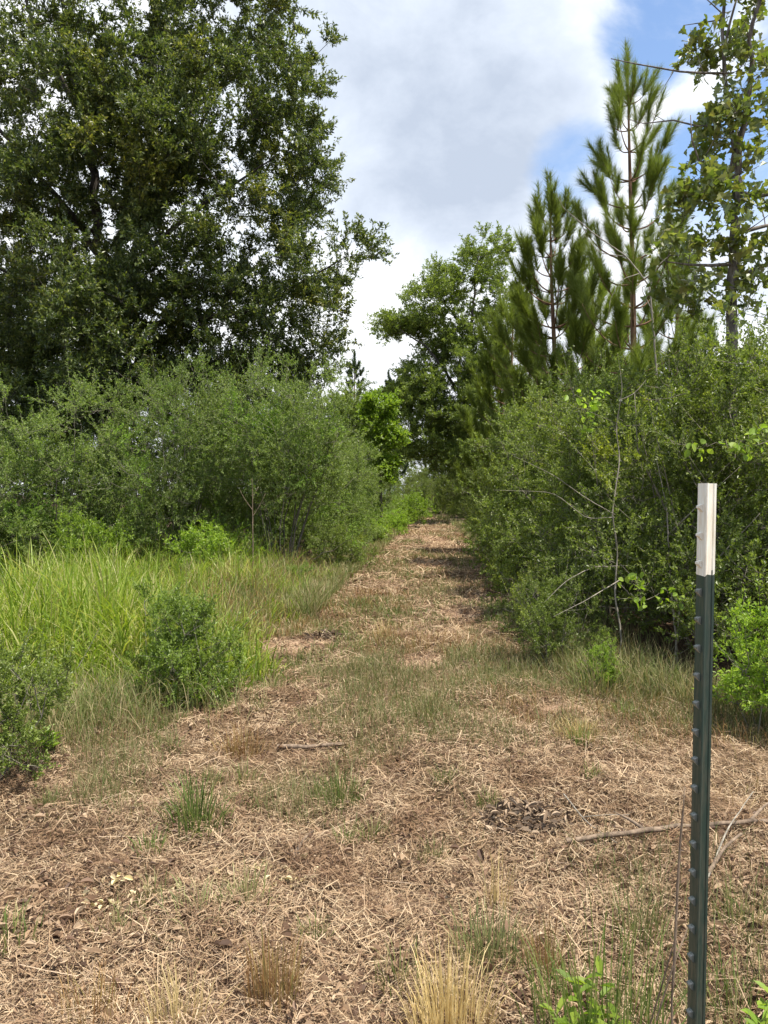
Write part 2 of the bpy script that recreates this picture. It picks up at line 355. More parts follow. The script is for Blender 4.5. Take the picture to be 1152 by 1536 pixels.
# ------------------------------------------------------------------ plant growing
def attach(S, SR, c, bias=0.8):
    d = S - c; dist = np.linalg.norm(d, axis=1)
    k = int(np.argmin(dist + bias * np.maximum(0, d[:, 2] + 0.25 * dist))); return k, dist[k]
def grow(gw, limbs, clumps, r, rtip=0.008, kr=0.012, lift=0.12, sides=5, bias=0.8):
    """limbs: [(pts, radii)], clumps: n x 3. Draws limbs and a branch from the nearest wood to every clump. Returns the outward direction at each clump."""
    S = []; SR = []
    for pts, rad in limbs:
        pts = np.asarray(pts, float); n = max(2, int(np.sum(np.linalg.norm(np.diff(pts, axis=0), axis=1)) / 0.25) + 1)
        t = np.linspace(0, 1, len(pts)); q = np.linspace(0, 1, n)
        fine = np.stack([np.interp(q, t, pts[:, k]) for k in range(3)], 1); fr = np.interp(q, t, np.broadcast_to(rad, (len(pts),)))
        j = r.normal(size=fine.shape) * fr[:, None] * 0.35; j[0] = 0; fine = fine + j
        tube(gw, fine, fr, max(sides, 7 if fr[0] > 0.05 else sides)); S.append(fine); SR.append(fr)
    S = np.concatenate(S); SR = np.concatenate(SR)
    d0 = np.array([np.min(np.linalg.norm(S - c, axis=1)) for c in clumps])
    out = np.zeros((len(clumps), 3))
    for k in np.argsort(d0):
        c = clumps[k]; q, d = attach(S, SR, c, bias); p = S[q]
        n = max(3, int(d / 0.22) + 2); t = np.linspace(0, 1, n)[:, None]
        ctl = p + (c - p) * 0.5 + np.array([0, 0, -lift * d]) + r.normal(size=3) * 0.07 * d
        pts = (1 - t) ** 2 * p + 2 * t * (1 - t) * ctl + t * t * c
        pts[1:-1] += r.normal(size=(n - 2, 3)) * 0.02 * d
        rs = min(SR[q] * 0.7, rtip + kr * d); rad = np.linspace(max(rs, rtip), rtip, n)
        tube(gw, pts, rad, sides if rs > 0.012 else 4, cap=False); S = np.concatenate([S, pts[1:]]); SR = np.concatenate([SR, rad[1:]])
        out[k] = unit(c - ctl)
    return out
def foliage(gw, gl, clumps, out, crad, ntw, nlf, Ln, Wd, r, up=0.35, twr=0.003, droop=0.0, fold=0.25, shape=None, flatn=0.9, spread=0.9):
    n = len(clumps); crad = np.broadcast_to(crad, (n,))
    A = np.repeat(clumps, ntw, 0); O = np.repeat(out, ntw, 0); cr = np.repeat(crad, ntw)
    D = unit(O * 0.55 + rdir(n * ntw, r) * spread + np.array([0, 0, up]))
    A = A + rdir(len(A), r) * (cr * 0.18)[:, None]
    ln = cr * r.uniform(0.45, 1.15, len(A)); B = A + D * ln[:, None]; B[:, 2] -= droop * ln
    twigs(gw, A, B, twr, twr * 0.45)
    t = r.uniform(0.12, 1.0, (len(A), nlf)) ** 0.8
    Pn = (A[:, None] + (B - A)[:, None] * t[..., None]).reshape(-1, 3); m = len(Pn)
    LD = unit(np.repeat(D, nlf, 0) * 0.6 + rdir(m, r) * 0.9 + np.array([0, 0, 0.05]))
    NN = unit(rdir(m, r) * 0.8 + np.array([0, 0, flatn]))
    s = r.uniform(0.65, 1.2, m)
    Pn = Pn + rdir(m, r) * (Ln * 0.35)
    leaves(gl, Pn, LD, NN, Ln * s, Wd * s * r.uniform(0.85, 1.15, m), fold, shape)
def in_blobs(blobs, n, r, shell=0.0):
    """random points in a union of ellipsoids [(centre, (rx,ry,rz), weight)]"""
    w = np.array([b[2] for b in blobs], float); k = r.choice(len(blobs), n, p=w / w.sum()); u = rdir(n, r); s = r.uniform(shell, 1, n) ** (1 / 3)
    c = np.array([b[0] for b in blobs]); rr = np.array([b[1] for b in blobs], float)
    return c[k] + u * s[:, None] * rr[k]

# ------------------------------------------------------------------ shrubs
def make_shrub(name, label, cat, lm, rx, h, nc, seed, Ln=0.03, Wd=0.014, ntw=9, nlf=34, crad=0.34, nstem=10, wisps=14, group=None, skirt=0.12, low=0.75, stem_m='twig', stem_r=0.016, twr=0.0022):
    r = np.random.default_rng(seed); root = thing(name, label, cat, group=group); gw, gl = Geo(), Geo()
    blobs = []
    for k in range(9):
        a = r.uniform(0, 2 * pi); d = r.uniform(0.15, 0.55) * rx; zc = r.uniform(0.38, 0.72) * h
        blobs.append(((d * math.cos(a), d * math.sin(a), zc), (r.uniform(0.4, 0.62) * rx, r.uniform(0.4, 0.62) * rx, min(zc - skirt * h, h - zc) * r.uniform(0.8, 1.0)), 1.0))
    for k in range(7):
        a = k / 7 * 2 * pi + r.uniform(-.3, .3); d = r.uniform(0.45, 0.65) * rx; blobs.append(((d * math.cos(a), d * math.sin(a), h * r.uniform(0.14, 0.3)), (0.4 * rx, 0.4 * rx, h * 0.18), low))
    cl = in_blobs(blobs, nc, r, 0.25); cl[:, 2] = np.maximum(cl[:, 2], 0.06 * h)
    stems = []
    for k in range(nstem):
        a = k / nstem * 2 * pi + r.uniform(-.4, .4); b = np.array([math.cos(a), math.sin(a), 0]); s = r.uniform(0.15, 0.6) * rx
        p0 = b * r.uniform(0.03, 0.2) + [0, 0, -0.05]; zt = h * r.uniform(0.55, 0.85)
        p1 = p0 + b * s * 0.3 + [0, 0, zt * 0.4] + r.normal(size=3) * 0.05; p2 = p0 + b * s * 0.75 + [0, 0, zt * 0.75] + r.normal(size=3) * 0.07; p3 = p0 + b * s + [0, 0, zt] + r.normal(size=3) * 0.07
        stems.append((np.array([p0, p1, p2, p3]), np.array([stem_r, stem_r * 0.75, stem_r * 0.45, stem_r * .12]) * r.uniform(0.7, 1.25)))
    out = grow(gw, stems, cl, r, rtip=0.0028, kr=0.006, sides=4)
    foliage(gw, gl, cl, out, crad * r.uniform(0.7, 1.2, nc), ntw, nlf, Ln, Wd, r, twr=twr)
    if wisps:                                # long loose shoots poking out of the outline
        k = np.argsort(-cl[:, 2] - 0.5 * np.linalg.norm(cl[:, :2], axis=1) + r.normal(size=nc) * 0.45)[:wisps * 2]; k = r.choice(k, min(wisps, len(k)), replace=False)
        o = unit(cl[k] - np.array([0, 0, h * 0.35])); foliage(gw, gl, cl[k], o, crad * 2.0, 2, nlf, Ln, Wd, r, up=0.9, spread=0.5)
    gw.build('stems', M[stem_m], root, flat=False); gl.build('foliage', M[lm], root); return root
def put(root, x, y, rot=0.0, s=1.0, label=None, group=None, first=False, z=None):
    loc = (x, y, float(H(x, y)) - 0.02 if z is None else z)
    if first:
        root.location = loc; root.rotation_euler = (0, 0, rot); root.scale = (s,) * 3 if np.isscalar(s) else s
        if label: root['label'] = label
        if group: root['group'] = group
        return root
    return dup(root, loc, rot, label or root['label'], group, s)

GR = 'leafy shrubs in the thicket right of the track'; GL = 'shrubs in the thicket left of the track'
yau = [make_shrub('shrub', 'x', 'shrub', 'shrub_leaf', 1.5, 2.8, 300, 11 + k, Ln=0.034, Wd=0.018, ntw=9, nlf=36, skirt=.04) for k in range(3)]
gry = [make_shrub('shrub', 'x', 'shrub', 'grey_leaf', 1.8, 3.4, 310, 31 + k, Ln=0.042, Wd=0.017, ntw=9, nlf=34, crad=0.42, wisps=16) for k in range(3)]
hollow = make_shrub('shrub', 'x', 'shrub', 'grey_leaf', 1.9, 3.5, 290, 47, Ln=0.042, Wd=0.017, ntw=9, nlf=34, crad=0.42, wisps=16, skirt=.32, low=0.03, nstem=14)
used = set()
def shrub(v, x, y, rot, s, label, group=None):
    f = v.name not in used; used.add(v.name); return put(v, x, y, rot, s, label, group, first=f)
# right side, from the post backwards
shrub(yau[0], 3.05, 7.2, 0.3, (1.0, 1.0, 1.1), 'dense dark green shrub with pale bare stems behind the white tipped post')
shrub(yau[1], 4.25, 6.4, 1.9, (1.0, 1.0, 1.08), 'dense green shrub at the right edge beside the white tipped post')
shrub(yau[2], 2.75, 9.2, 2.2, (.98, .98, 1.08), 'green shrub leaning over the right track edge, past the pale sapling')
shrub(yau[0], 4.6, 8.9, 4.0, (1.05, 1.05, 1.15), 'leafy shrub at the foot of the broad leaved oak trunk')
rowR = [(2.85, 11.3, 1.08), (4.7, 11.4, 1.1), (2.95, 13.6, 1.1), (5.2, 14.2, 1.1), (3.5, 16.2, 1.02), (3.75, 19.2, 1.05), (5.4, 18.0, 1.2), (4.0, 22.5, 1.0), (4.2, 26.5, 1.0), (4.6, 31.5, 1.05), (4.9, 37.5, 1.1), (4.75, 43, 1.1), (4.2, 48.5, 1.0), (2.8, 53, .95), (1.6, 58, 1.0), (3.2, 60, 1.3), (6.2, 12.5, 1.2), (6.4, 9.5, 1.1), (7.2, 16, 1.25)]
for k, (x, y, s) in enumerate(rowR):
    shrub(yau[(k + 1) % 3], x, y, 1.3 * k, s, 'green shrub in the thicket lining the right of the track, behind the nearest shrubs', GR)
# left side
shrub(hollow, -1.85, 13.9, 0.2, (1.0, 1.0, 1.1), 'rounded grey green shrub with a dark hollow at its foot, left of the track')
shrub(gry[1], -3.75, 13.9, 1.2, (1., 1., 1.2), 'tall bushy shrub between the rounded grey green shrub and the twiggy one')
shrub(gry[2], -5.6, 13.2, 2.7, (1, 1, 1.0), 'grey twiggy shrub behind the bright grass, under the dark tree trunk')
shrub(gry[0], -7.3, 12.8, 3.7, (1, 1, .92), 'pale grey green shrub at the left edge behind the bright grass')
rowL = [(-9.3, 13.2, .95), (-2.6, 16.6, 1.0), (-1.75, 18.2, .95), (-1.55, 22, .98), (-1.35, 26.3, .95), (-1.15, 31, .95), (-.9, 37, 1.0), (-.6, 44, 1.0), (-1.6, 52, 1.0), (-5, 16.2, 1.05), (-7.6, 16, 1.0), (-4, 19.5, 1.1)]
for k, (x, y, s) in enumerate(rowL):
    shrub(gry[(k + 1) % 3], x, y, 0.9 * k + .4, s, 'grey green shrub in the thicket left of the track, behind its front row', GL)
# broadleaf low bushes
WEEDS = [(-3.2, 7.6, .62), (-4.8, 9.2, .75), (-1.9, 9.6, .55), (-2.9, 11.0, .7), (-6.3, 10.8, .8), (-1.35, 11.6, .6), (-3.9, 6.6, .5)]
b = make_shrub('bush', 'dark low bush at the left edge of the mown ground with shade beneath it', 'bush', 'shrub_leaf', 0.62, 0.95, 90, 51, Ln=0.022, Wd=0.011, ntw=9, nlf=34, crad=0.17, nstem=8, wisps=8, stem_r=0.007, twr=0.0012)
put(b, -2.12, 3.95, 0.4, (.85, .8, .85), first=True)
fbu = make_shrub('bush', 'rounded mid green bush standing in the bright grass beside the sandy patch', 'bush', 'field_bush', 0.52, 0.82, 85, 57, Ln=0.03, Wd=0.014, ntw=9, nlf=26, crad=0.19, nstem=10, wisps=10, stem_r=0.006, twr=0.0012, skirt=.03)
put(fbu, -1.52, 5.65, 2.2, (1., .9, 1.0), first=True)
for k, (x, y, sc_) in enumerate(WEEDS): put(fbu, x, y, k * 1.3, (sc_, sc_, sc_ * .85), 'leafy weed clump, one of several alike, standing in the bright tall grass', 'leafy weed clumps in the tall grass')
put(b, 1.5, 6.55, 3.2, (0.7, 0.7, 0.85), 'small bushy shrub at the right edge of the track left of the pale sapling')
put(b, 1.72, 8.2, 1.0, (0.9, 0.9, 0.9), 'low bush on the right edge of the track, beyond the small bushy shrub')
put(b, -0.75, 15.2, 4.4, (1.1, 1.1, 1.0), 'low weedy bush at the left edge of the track below the rounded grey shrub')
nb = make_shrub('bush', 'fresh green leafy bush at the right edge, behind the post', 'bush', 'bright_leaf', 0.42, 0.85, 60, 52, Ln=0.032, Wd=0.013, ntw=7, nlf=22, crad=0.17, nstem=9, wisps=8, stem_r=0.005, twr=0.0012)
put(nb, 2.42, 4.75, 0.7, 1.0, first=True)
put(nb, 1.62, 5.75, 2.0, 0.42, 'tiny fresh green sprout at the foot of the right thicket')
fb = make_shrub('bush', 'bright yellow green bush on the left where the track narrows', 'bush', 'bright_leaf', 1.3, 1.7, 110, 53, Ln=0.09, Wd=0.045, ntw=6, nlf=14, crad=0.4, nstem=7, wisps=8)
put(fb, 0.75, 33, 0.7, .9, first=True)
put(fb, -2.55, 12.35, 3.7, (.62, .55, .62), 'light green broad leaved bush at the foot of the left thicket behind the grass')
put(fb, -4.6, 12.2, 5.2, (.6, .5, .7), 'light green broad leaved bush before the grey twiggy shrub, behind the grass')
put(fb, 0.2, 27.5, 2.2, (.6, .6, .55), 'small yellow green bush spilling into the far track from the left')
put(fb, -0.75, 21.5, 1.7, (.7, .7, .6), 'light green bush low on the left track edge, before the bright yellow green one')

# ------------------------------------------------------------------ trees
def sample_px(blobs, Y, dY, n, r):      # blobs drawn in photo pixels (px, py, rpx, rpy, weight[, depth offset])
    B = []
    for q in blobs:
        yy = Y + (q[5] if len(q) > 5 else 0); B.append((P(q[0], q[1], yy), (q[2] / FPX * yy, dY, q[3] / FPX * yy), q[4]))
    return in_blobs(B, n, r, 0.05)
def build_tree(name, label, cat, base, limbs, cl, lm, bark, r, crad, ntw, nlf, Ln, Wd, shape=None, rtip=0.008, kr=0.012, twr=0.003, up=0.35, group=None, fold=.25, sides=5, flatn=0.9):
    root = thing(name, label, cat, base, group=group); b = np.asarray(base, float); gw, gl, gt = Geo(), Geo(), Geo()
    limbs = [(np.asarray(p, float) - b, q) for p, q in limbs]; cl = cl - b
    out = grow(gw, limbs, cl, r, rtip, kr, sides=sides)
    foliage(gt, gl, cl, out, crad * r.uniform(0.7, 1.25, len(cl)), ntw, nlf, Ln, Wd, r, twr=twr, shape=shape, up=up, fold=fold, flatn=flatn)
    gw.V += gt.V; gw.F += [f + gw.n for f in gt.F]; gw.n += gt.n
    gw.build('trunk', M[bark], root, flat=False); gl.build('crown', M[lm], root); return root

# the big dark oak on the left, several stems
r = np.random.default_rng(101); Yt = 17.5; bx = P(170, 740, Yt)[0]; base = (bx, Yt, float(H(bx, Yt)) - 0.1)
def pp(l, Y0): return np.array([P(a, b_, Y0 + (c if True else 0)) for a, b_, c in l])
B0 = np.array(base)
limbs = [(np.vstack([B0, pp([(168, 640, 0), (170, 480, 0), (178, 380, 0.1), (190, 300, .3), (205, 200, .6), (230, 60, .8), (250, -90, .9), (262, -230, 1.0)], Yt)]), [.24, .21, .18, .13, .11, .09, .06, .04, .015]),
         (np.vstack([B0 + [-.12, 0, 0], pp([(158, 640, -.1), (158, 500, -.2), (150, 380, -.3), (143, 290, -.5), (125, 180, -.7), (100, 60, -.9), (80, -100, -1)], Yt)]), [.18, .17, .15, .12, .10, .08, .05, .02]),
         (pp([(172, 440, .1), (210, 360, .4), (260, 270, .8), (320, 150, 1.2), (360, 20, 1.4)], Yt), [.09, .07, .05, .035, .015]),
         (pp([(176, 420, 0), (250, 350, -.6), (330, 290, -1.2), (420, 230, -1.6)], Yt), [.07, .055, .035, .012]),
         (pp([(172, 500, 0), (260, 480, -.5), (360, 470, -1), (440, 430, -1.2), (520, 385, -1.3)], Yt), [.075, .06, .045, .028, .01]),
         (pp([(150, 380, -.3), (90, 300, -.8), (20, 220, -1.3), (-60, 120, -1.6)], Yt), [.08, .06, .045, .02]),
         (pp([(158, 500, 0), (80, 440, -.5), (-10, 400, -1), (-90, 360, -1.2)], Yt), [.07, .05, .03, .012]),
         (pp([(125, 180, -.7), (60, 60, -1.4), (10, -80, -2)], Yt), [.06, .04, .015])]
crown = [(60, 70, 120, 110, 2.2, 0), (200, 40, 110, 110, 2.0, -.8), (330, 40, 110, 100, 2.0, .5), (430, 60, 70, 80, 1.1, 0), (440, 170, 72, 70, 1.2, -.6), (330, 170, 100, 80, 1.6, -1),
         (455, 265, 50, 50, .65, -.4), (350, 280, 90, 60, 1.1, .6), (230, 190, 90, 80, 1.2, -1.5), (40, 230, 90, 90, 1.4, -.5), (250, 330, 60, 60, .45, -1), (400, 350, 60, 50, .5, -.8),
         (40, 380, 90, 80, 1.1, .4), (80, 480, 120, 70, 1.7, -.4), (220, 470, 110, 60, 1.5, -.8), (340, 440, 80, 60, .9, .3), (400, 480, 75, 60, 1.0, -.6), (470, 410, 60, 35, .55, -1),
         (535, 390, 38, 24, .34, -1), (478, 475, 60, 40, .5, -.8), (455, 530, 60, 45, .6, -.2), (330, 530, 90, 45, 1.0, 0), (180, 560, 120, 45, 1.2, .3), (50, 570, 100, 50, 1.2, .8),
         (100, -100, 220, 100, 2.6, 0), (330, -90, 130, 90, 1.6, 0), (-90, 150, 90, 220, 2.0, 0), (-80, 450, 90, 150, 1.5, 0), (200, -230, 160, 90, 1.6, 0), (110, 300, 80, 60, .9, -1.2), (200, 290, 70, 60, 1.0, -1.6), (170, 200, 60, 60, .6, -1.2), (60, 330, 70, 50, .8, -1), (280, 400, 70, 50, .7, -1.4), (120, 420, 80, 50, 1.0, -1.6), (260, 250, 60, 50, .7, -1.7), (100, 110, 70, 60, .8, -1.4), (120, 610, 150, 40, 1.3, -.5), (330, 590, 110, 40, 1.0, -.4), (450, 575, 50, 30, .4, 0), (20, 620, 90, 40, 1.0, 0), (150, 480, 70, 50, 1.0, -2.2), (170, 560, 80, 40, 1.0, -2.2), (165, 420, 50, 40, .5, -2), (472, 200, 42, 60, .8, -.5), (470, 300, 36, 36, .4, -.4), (110, 180, 90, 70, .8, -1.8)]
cl = sample_px(crown, Yt, 2.2, 1650, r); cl = cl[fbm(cl[:, 0] * .55 + cl[:, 1] * .3, cl[:, 2] * .55 + cl[:, 1] * .2, 77, 3) > np.where(cl[:, 2] > 5, .395, .2)]
build_tree('oak_tree', 'big dark many stemmed oak filling the upper left, over the left thicket', 'tree', base, limbs, cl, 'oak_leaf', 'oak_bark', r, 0.58, 10, 36, 0.095, 0.038, rtip=0.006, kr=0.010, sides=5)

# the broad leaved oak with a bare trunk, upper right
r = np.random.default_rng(102); Yt = 8.0; bx = P(1098, 740, Yt)[0]; base = (bx, Yt, float(H(bx, Yt)) - 0.05); B0 = np.array(base)
limbs = [(np.vstack([B0, pp([(1094, 640, 0), (1096, 470, 0), (1103, 330, 0), (1108, 262, 0)], Yt)]), [.066, .062, .056, .05, .042]),
         (pp([(1108, 262, 0), (1096, 200, .05), (1088, 120, .1), (1083, 40, .1), (1090, -60, .15), (1100, -150, .2)], Yt), [.032, .026, .022, .018, .014, .006]),
         (pp([(1108, 262, 0), (1120, 180, -.1), (1128, 100, -.15), (1124, 50, -.2), (1140, 0, -.2), (1160, -80, -.2)], Yt), [.034, .03, .026, .022, .018, .008]),
         (pp([(1106, 290, 0), (1140, 292, -.2), (1190, 285, -.4)], Yt), [.03, .024, .012]),
         (pp([(1100, 345, 0), (1130, 345, .1), (1190, 330, .2)], Yt), [.028, .022, .012]),
         (pp([(1098, 415, 0), (1125, 408, 0), (1190, 380, 0)], Yt), [.03, .022, .012]),
         (pp([(1100, 396, 0), (1050, 400, -.2), (1000, 392, -.4)], Yt), [.022, .014, .006]),
         (pp([(1092, 110, .1), (1030, 110, -.1), (980, 100, -.2), (916, 88, -.2)], Yt), [.013, .010, .008, .004]),
         (pp([(1084, 190, .1), (1045, 190, .1), (1010, 180, .1), (965, 185, .1), (940, 178, .1)], Yt), [.012, .010, .008, .005, .003]),
         (pp([(1100, 262, 0), (1075, 270, -.1), (1050, 245, -.2), (1038, 210, -.25), (1036, 172, -.3)], Yt), [.016, .013, .010, .008, .005]),
         (pp([(1096, 250, 0), (1100, 215, 0), (1118, 160, .2)], Yt), [.014, .012, .007]),
         (pp([(1085, 80, .1), (1095, 35, 0), (1110, -20, 0)], Yt), [.016, .013, .008]),
         (pp([(1080, 30, .1), (1050, 30, 0), (1025, 38, 0)], Yt), [.008, .005, .003]),
         (pp([(1083, 20, .1), (1060, 5, 0), (1040, -20, 0)], Yt), [.008, .006, .003]),
         (pp([(1010, 108, -.1), (1000, 130, -.1), (985, 148, -.1)], Yt), [.005, .004, .002]),
         (pp([(1000, 183, .1), (985, 165, .1), (975, 168, .1)], Yt), [.004, .003, .002])]
crown = [(1070, 90, 22, 30, 1.0), (1055, 75, 18, 18, .7), (1115, 20, 30, 30, 1.2), (1100, 75, 20, 25, .7), (1090, 165, 20, 50, 1.1), (1130, 190, 28, 40, 1.1), (1075, 235, 25, 25, .8), (1050, 295, 34, 35, 1.5, -.2),
         (1030, 310, 20, 26, .7, -.2), (1090, 310, 26, 30, .9), (1150, 130, 30, 50, 1.0), (1135, 60, 30, 50, 1.1), (1125, 235, 25, 30, .6), (1060, 350, 40, 28, 1.0, -.2), (1020, 390, 45, 24, .9, -.3), (1075, 400, 35, 28, .8, .2),
         (1140, 400, 36, 30, 1.1), (1145, 320, 20, 20, .3), (1040, 430, 60, 24, 1.0, 0), (1110, -60, 50, 50, 2.2), (1180, 250, 40, 200, 1.5), (1130, 455, 50, 25, .9), (1060, 470, 60, 22, .9), (1000, 440, 40, 24, .6), (1120, 360, 40, 30, .8), (1070, 180, 26, 40, .5)]
cl = sample_px(crown, Yt, 0.45, 185, r)
build_tree('oak_tree', 'slender oak with broad lobed leaves and a bare grey trunk, upper right', 'tree', base, limbs, cl, 'black_leaf', 'grey_bark', r, 0.19, 3, 5, 0.11, 0.1, shape=LOBED, rtip=0.0035, kr=0.012, twr=0.002, fold=0.12, sides=6, flatn=0.3)

# pale small leaved oak in the middle distance
r = np.random.default_rng(103); Yt = 38.0; bx = P(705, 740, Yt)[0]; base = (bx, Yt, float(H(bx, Yt)) - 0.05); B0 = np.array(base)
limbs = [(np.vstack([B0, pp([(703, 660, 0), (700, 580, 0), (708, 480, 0), (715, 400, 0), (720, 370, 0)], Yt)]), [.16, .14, .10, .07, .04, .015]),
         (pp([(701, 610, 0), (670, 560, -.5), (640, 520, -1), (600, 495, -1)], Yt), [.1, .07, .05, .02]),
         (pp([(706, 500, 0), (670, 460, .5), (640, 430, .8)], Yt), [.08, .05, .02]),
         (pp([(702, 560, 0), (740, 500, .5), (760, 440, .6)], Yt), [.08, .05, .02])]
crown = [(718, 392, 30, 30, .6), (745, 385, 18, 20, .25), (715, 440, 40, 40, .7), (665, 430, 26, 28, .5), (630, 462, 28, 26, .5), (600, 490, 32, 12, .55), (660, 500, 50, 30, 1.2), (750, 470, 40, 60, 1.3), (690, 550, 70, 45, 2.4), (630, 585, 48, 38, 1.8),
         (600, 610, 25, 30, .6), (690, 625, 60, 45, 2.2), (640, 650, 40, 45, 1.5), (740, 600, 50, 70, 1.7), (690, 690, 50, 25, 1.0)]
cl = sample_px(crown, Yt, 2.4, 620, r)
oak_mid = build_tree('oak_tree', 'pale green airy oak leaning over the far end of the track', 'tree', base, limbs, cl, 'mid_leaf', 'oak_bark', r, 0.75, 9, 32, 0.14, 0.056, rtip=0.008, kr=0.012, twr=0.004)

# yellow green sapling on the left by the far track
r = np.random.default_rng(104); Yt = 22.0; bx = P(572, 740, Yt)[0]; base = (bx, Yt, float(H(bx, Yt)))
limbs = [(np.vstack([np.array(base), pp([(572, 690, 0), (570, 640, 0), (568, 600, 0)], Yt)]), [.05, .04, .03, .008])]
cl = sample_px([(575, 650, 30, 26, 1.2), (570, 612, 26, 20, .9), (592, 660, 20, 16, .7), (578, 705, 18, 22, .8), (556, 640, 18, 24, .6)], Yt, .5, 110, r)
build_tree('sapling', 'yellow green leafy sapling on the left side of the far track', 'tree', base, limbs, cl, 'bright_leaf', 'grey_bark', r, 0.28, 7, 13, 0.105, 0.058, rtip=0.005, kr=0.01)

# generic far woods trees (copied)
def far_tree(label, seed, lm, h, rx):
    r = np.random.default_rng(seed); limbs = [(np.array([(0, 0, -.1), (.1, 0, h * .3), (0, .1, h * .6), (.1, .1, h * .95)]), [.2, .16, .1, .02])]
    blobs = []
    for k in range(11):
        a = r.uniform(0, 6.28); z = r.uniform(0.25, 0.88); d = r.uniform(0.2, 0.8) * rx * (1.1 - 0.6 * z); blobs.append(((d * math.cos(a), d * math.sin(a), z * h), (rx * .45, rx * .45, h * .12), 1))
    return build_tree('woodland_tree', label, 'tree', (0, 0, 0), limbs, in_blobs(blobs, 170, r, .1), lm, 'oak_bark', r, 0.75, 8, 26, 0.13, 0.06, rtip=.012, kr=.012, twr=.004)
ftA = far_tree('x', 201, 'oak_leaf', 9.5, 3.2); ftB = far_tree('x', 202, 'mid_leaf', 8.5, 3.0)
GW = 'woodland trees beyond the thickets'
spots = [(ftA, -11.5, 20, 1.1, 'l'), (ftB, -5.2, 24, .72, 'l'), (ftA, -9.5, 27, .9, 'l'), (ftA, -2.6, 31, .62, 'l'), (ftB, -4.5, 38, .75, 'l'), (ftA, -2.3, 47, .84, 'l'), (ftB, -.6, 60, 1.15, 'l'), (ftB, -1.9, 41, .9, 'l'),
         (ftB, 6.6, 21, .62, 'r'), (ftA, 8.5, 14.5, .58, 'r'), (ftA, 6.8, 28, .7, 'r'), (ftB, 7.5, 38, .85, 'r'), (ftA, 6.2, 47, .8, 'r'), (ftB, 5.6, 58, .85, 'r'), (ftA, 3.6, 68, .85, 'e'), (ftB, 1.2, 72, .8, 'e'), (ftA, 7.8, 70, 1.0, 'r'), (ftB, -4, 66, .9, 'l'), (ftB, 11, 22, .75, 'r')]
LAB = {'l': 'woodland tree rising behind the left thicket, past the big dark oak', 'r': 'woodland tree rising behind the right thicket, among the pines', 'e': 'woodland tree closing off the far end of the track'}
seen = set()
for k, (v, x, y, s, q) in enumerate(spots):
    f = v.name not in seen; seen.add(v.name); put(v, x, y, k * 1.7, s, LAB[q], {'l': GW + ' on the left', 'r': GW + ' on the right', 'e': GW + ' at the track end'}[q], first=f)

# ------------------------------------------------------------------ pines
def pine(name, label, x, y, h, seed, rx=1.5, nw=11, lm='needle', zlow=0.2, nd=0.21, wd=0.0055, shoots=5, dens=300, tr=0.075, lean=(0, 0), rot=0, gl_only=None, group=None):
    r = np.random.default_rng(seed); base = (x, y, float(H(x, y)) - .05); root = thing(name, label, 'tree', base, rot, group=group); gw, gl = Geo(), Geo()
    n = 24; t = np.linspace(0, 1, n); tp = np.stack([lean[0] * t ** 1.5 + .05 * np.sin(t * 5 + seed), lean[1] * t ** 1.5, h * t], 1); tube(gw, tp, tr * (1 - t) ** 0.8 + 0.008, 8)
    SA, SB = [], []                       # shoots carrying needles
    zs = np.linspace(zlow, 0.93, nw) + r.uniform(-.01, .01, nw)
    for z in zs:
        c = np.array([np.interp(z, t, tp[:, k]) for k in range(3)]); nb = r.integers(4, 6); a0 = r.uniform(0, 6.28)
        for b in range(nb):
            a = a0 + b / nb * 6.28 + r.uniform(-.35, .35); ln = rx * (1.02 - z) ** 0.75 * r.uniform(0.7, 1.15); ln = max(ln, .28)
            d = np.array([math.cos(a), math.sin(a), 0]); q = np.linspace(0, 1, 7)[:, None]
            rise = r.uniform(0.36, 0.7) * ln
            pts = c + d * ln * (q ** 0.8) * 0.85 + np.array([0, 0, 1]) * rise * (0.25 * q + .9 * q ** 2.2)
            tube(gw, pts, np.linspace(min(.02, .008 + .012 * ln), .005, 7), 5, cap=False)
            ns = shoots if ln > .6 else 3
            for s in range(ns):
                f = r.uniform(0.5, 1.0) if s else 1.0; k = f * 6; i = min(int(k), 5); p = pts[i] + (pts[i + 1] - pts[i]) * (k - i)
                td = unit(pts[6] - pts[4]); dd = unit(td * .85 + np.array([0, 0, .85]) + r.normal(size=3) * .3 * np.array([1, 1, .5])); sl = r.uniform(.28, .55)
                SA.append(p); SB.append(p + dd * sl)
    for k in range(5):                    # leader candles at the very top
        a = r.uniform(0, 6.28); p = tp[-1 - (k % 3)]; o = np.array([math.cos(a) * .15 * (k > 0), math.sin(a) * .15 * (k > 0), 1]); SA.append(p - [0, 0, .1]); SB.append(p + o * r.uniform(.35, .6))
    SA = np.array(SA); SB = np.array(SB); twigs(gw, SA, SB, .006, .004)
    m = len(SA); tt = r.uniform(0, 1, (m, dens)); Pn = (SA[:, None] + (SB - SA)[:, None] * tt[..., None]).reshape(-1, 3); D = np.repeat(unit(SB - SA), dens, 0)
    sidev = rdir(len(Pn), r); sidev = unit(sidev - D * np.sum(sidev * D, 1, keepdims=True)); ang = r.uniform(.25, 1.05, len(Pn)) - .25 * tt.ravel()
    ND = unit(D * np.cos(ang)[:, None] + sidev * np.sin(ang)[:, None]); Ln = nd * r.uniform(.7, 1.15, len(Pn)); S = unit(np.cross(ND, rdir(len(Pn), r)))
    tip = Pn + ND * Ln[:, None]; tip[:, 2] -= .04 * Ln
    V = np.stack([Pn - S * wd * .5, Pn + S * wd * .5, tip], 1).reshape(-1, 3); gl.add(V, np.arange(len(V)).reshape(-1, 3))
    gw.build('trunk', M['pine_bark'], root, flat=False); gl.build('crown', M[lm], root); return root
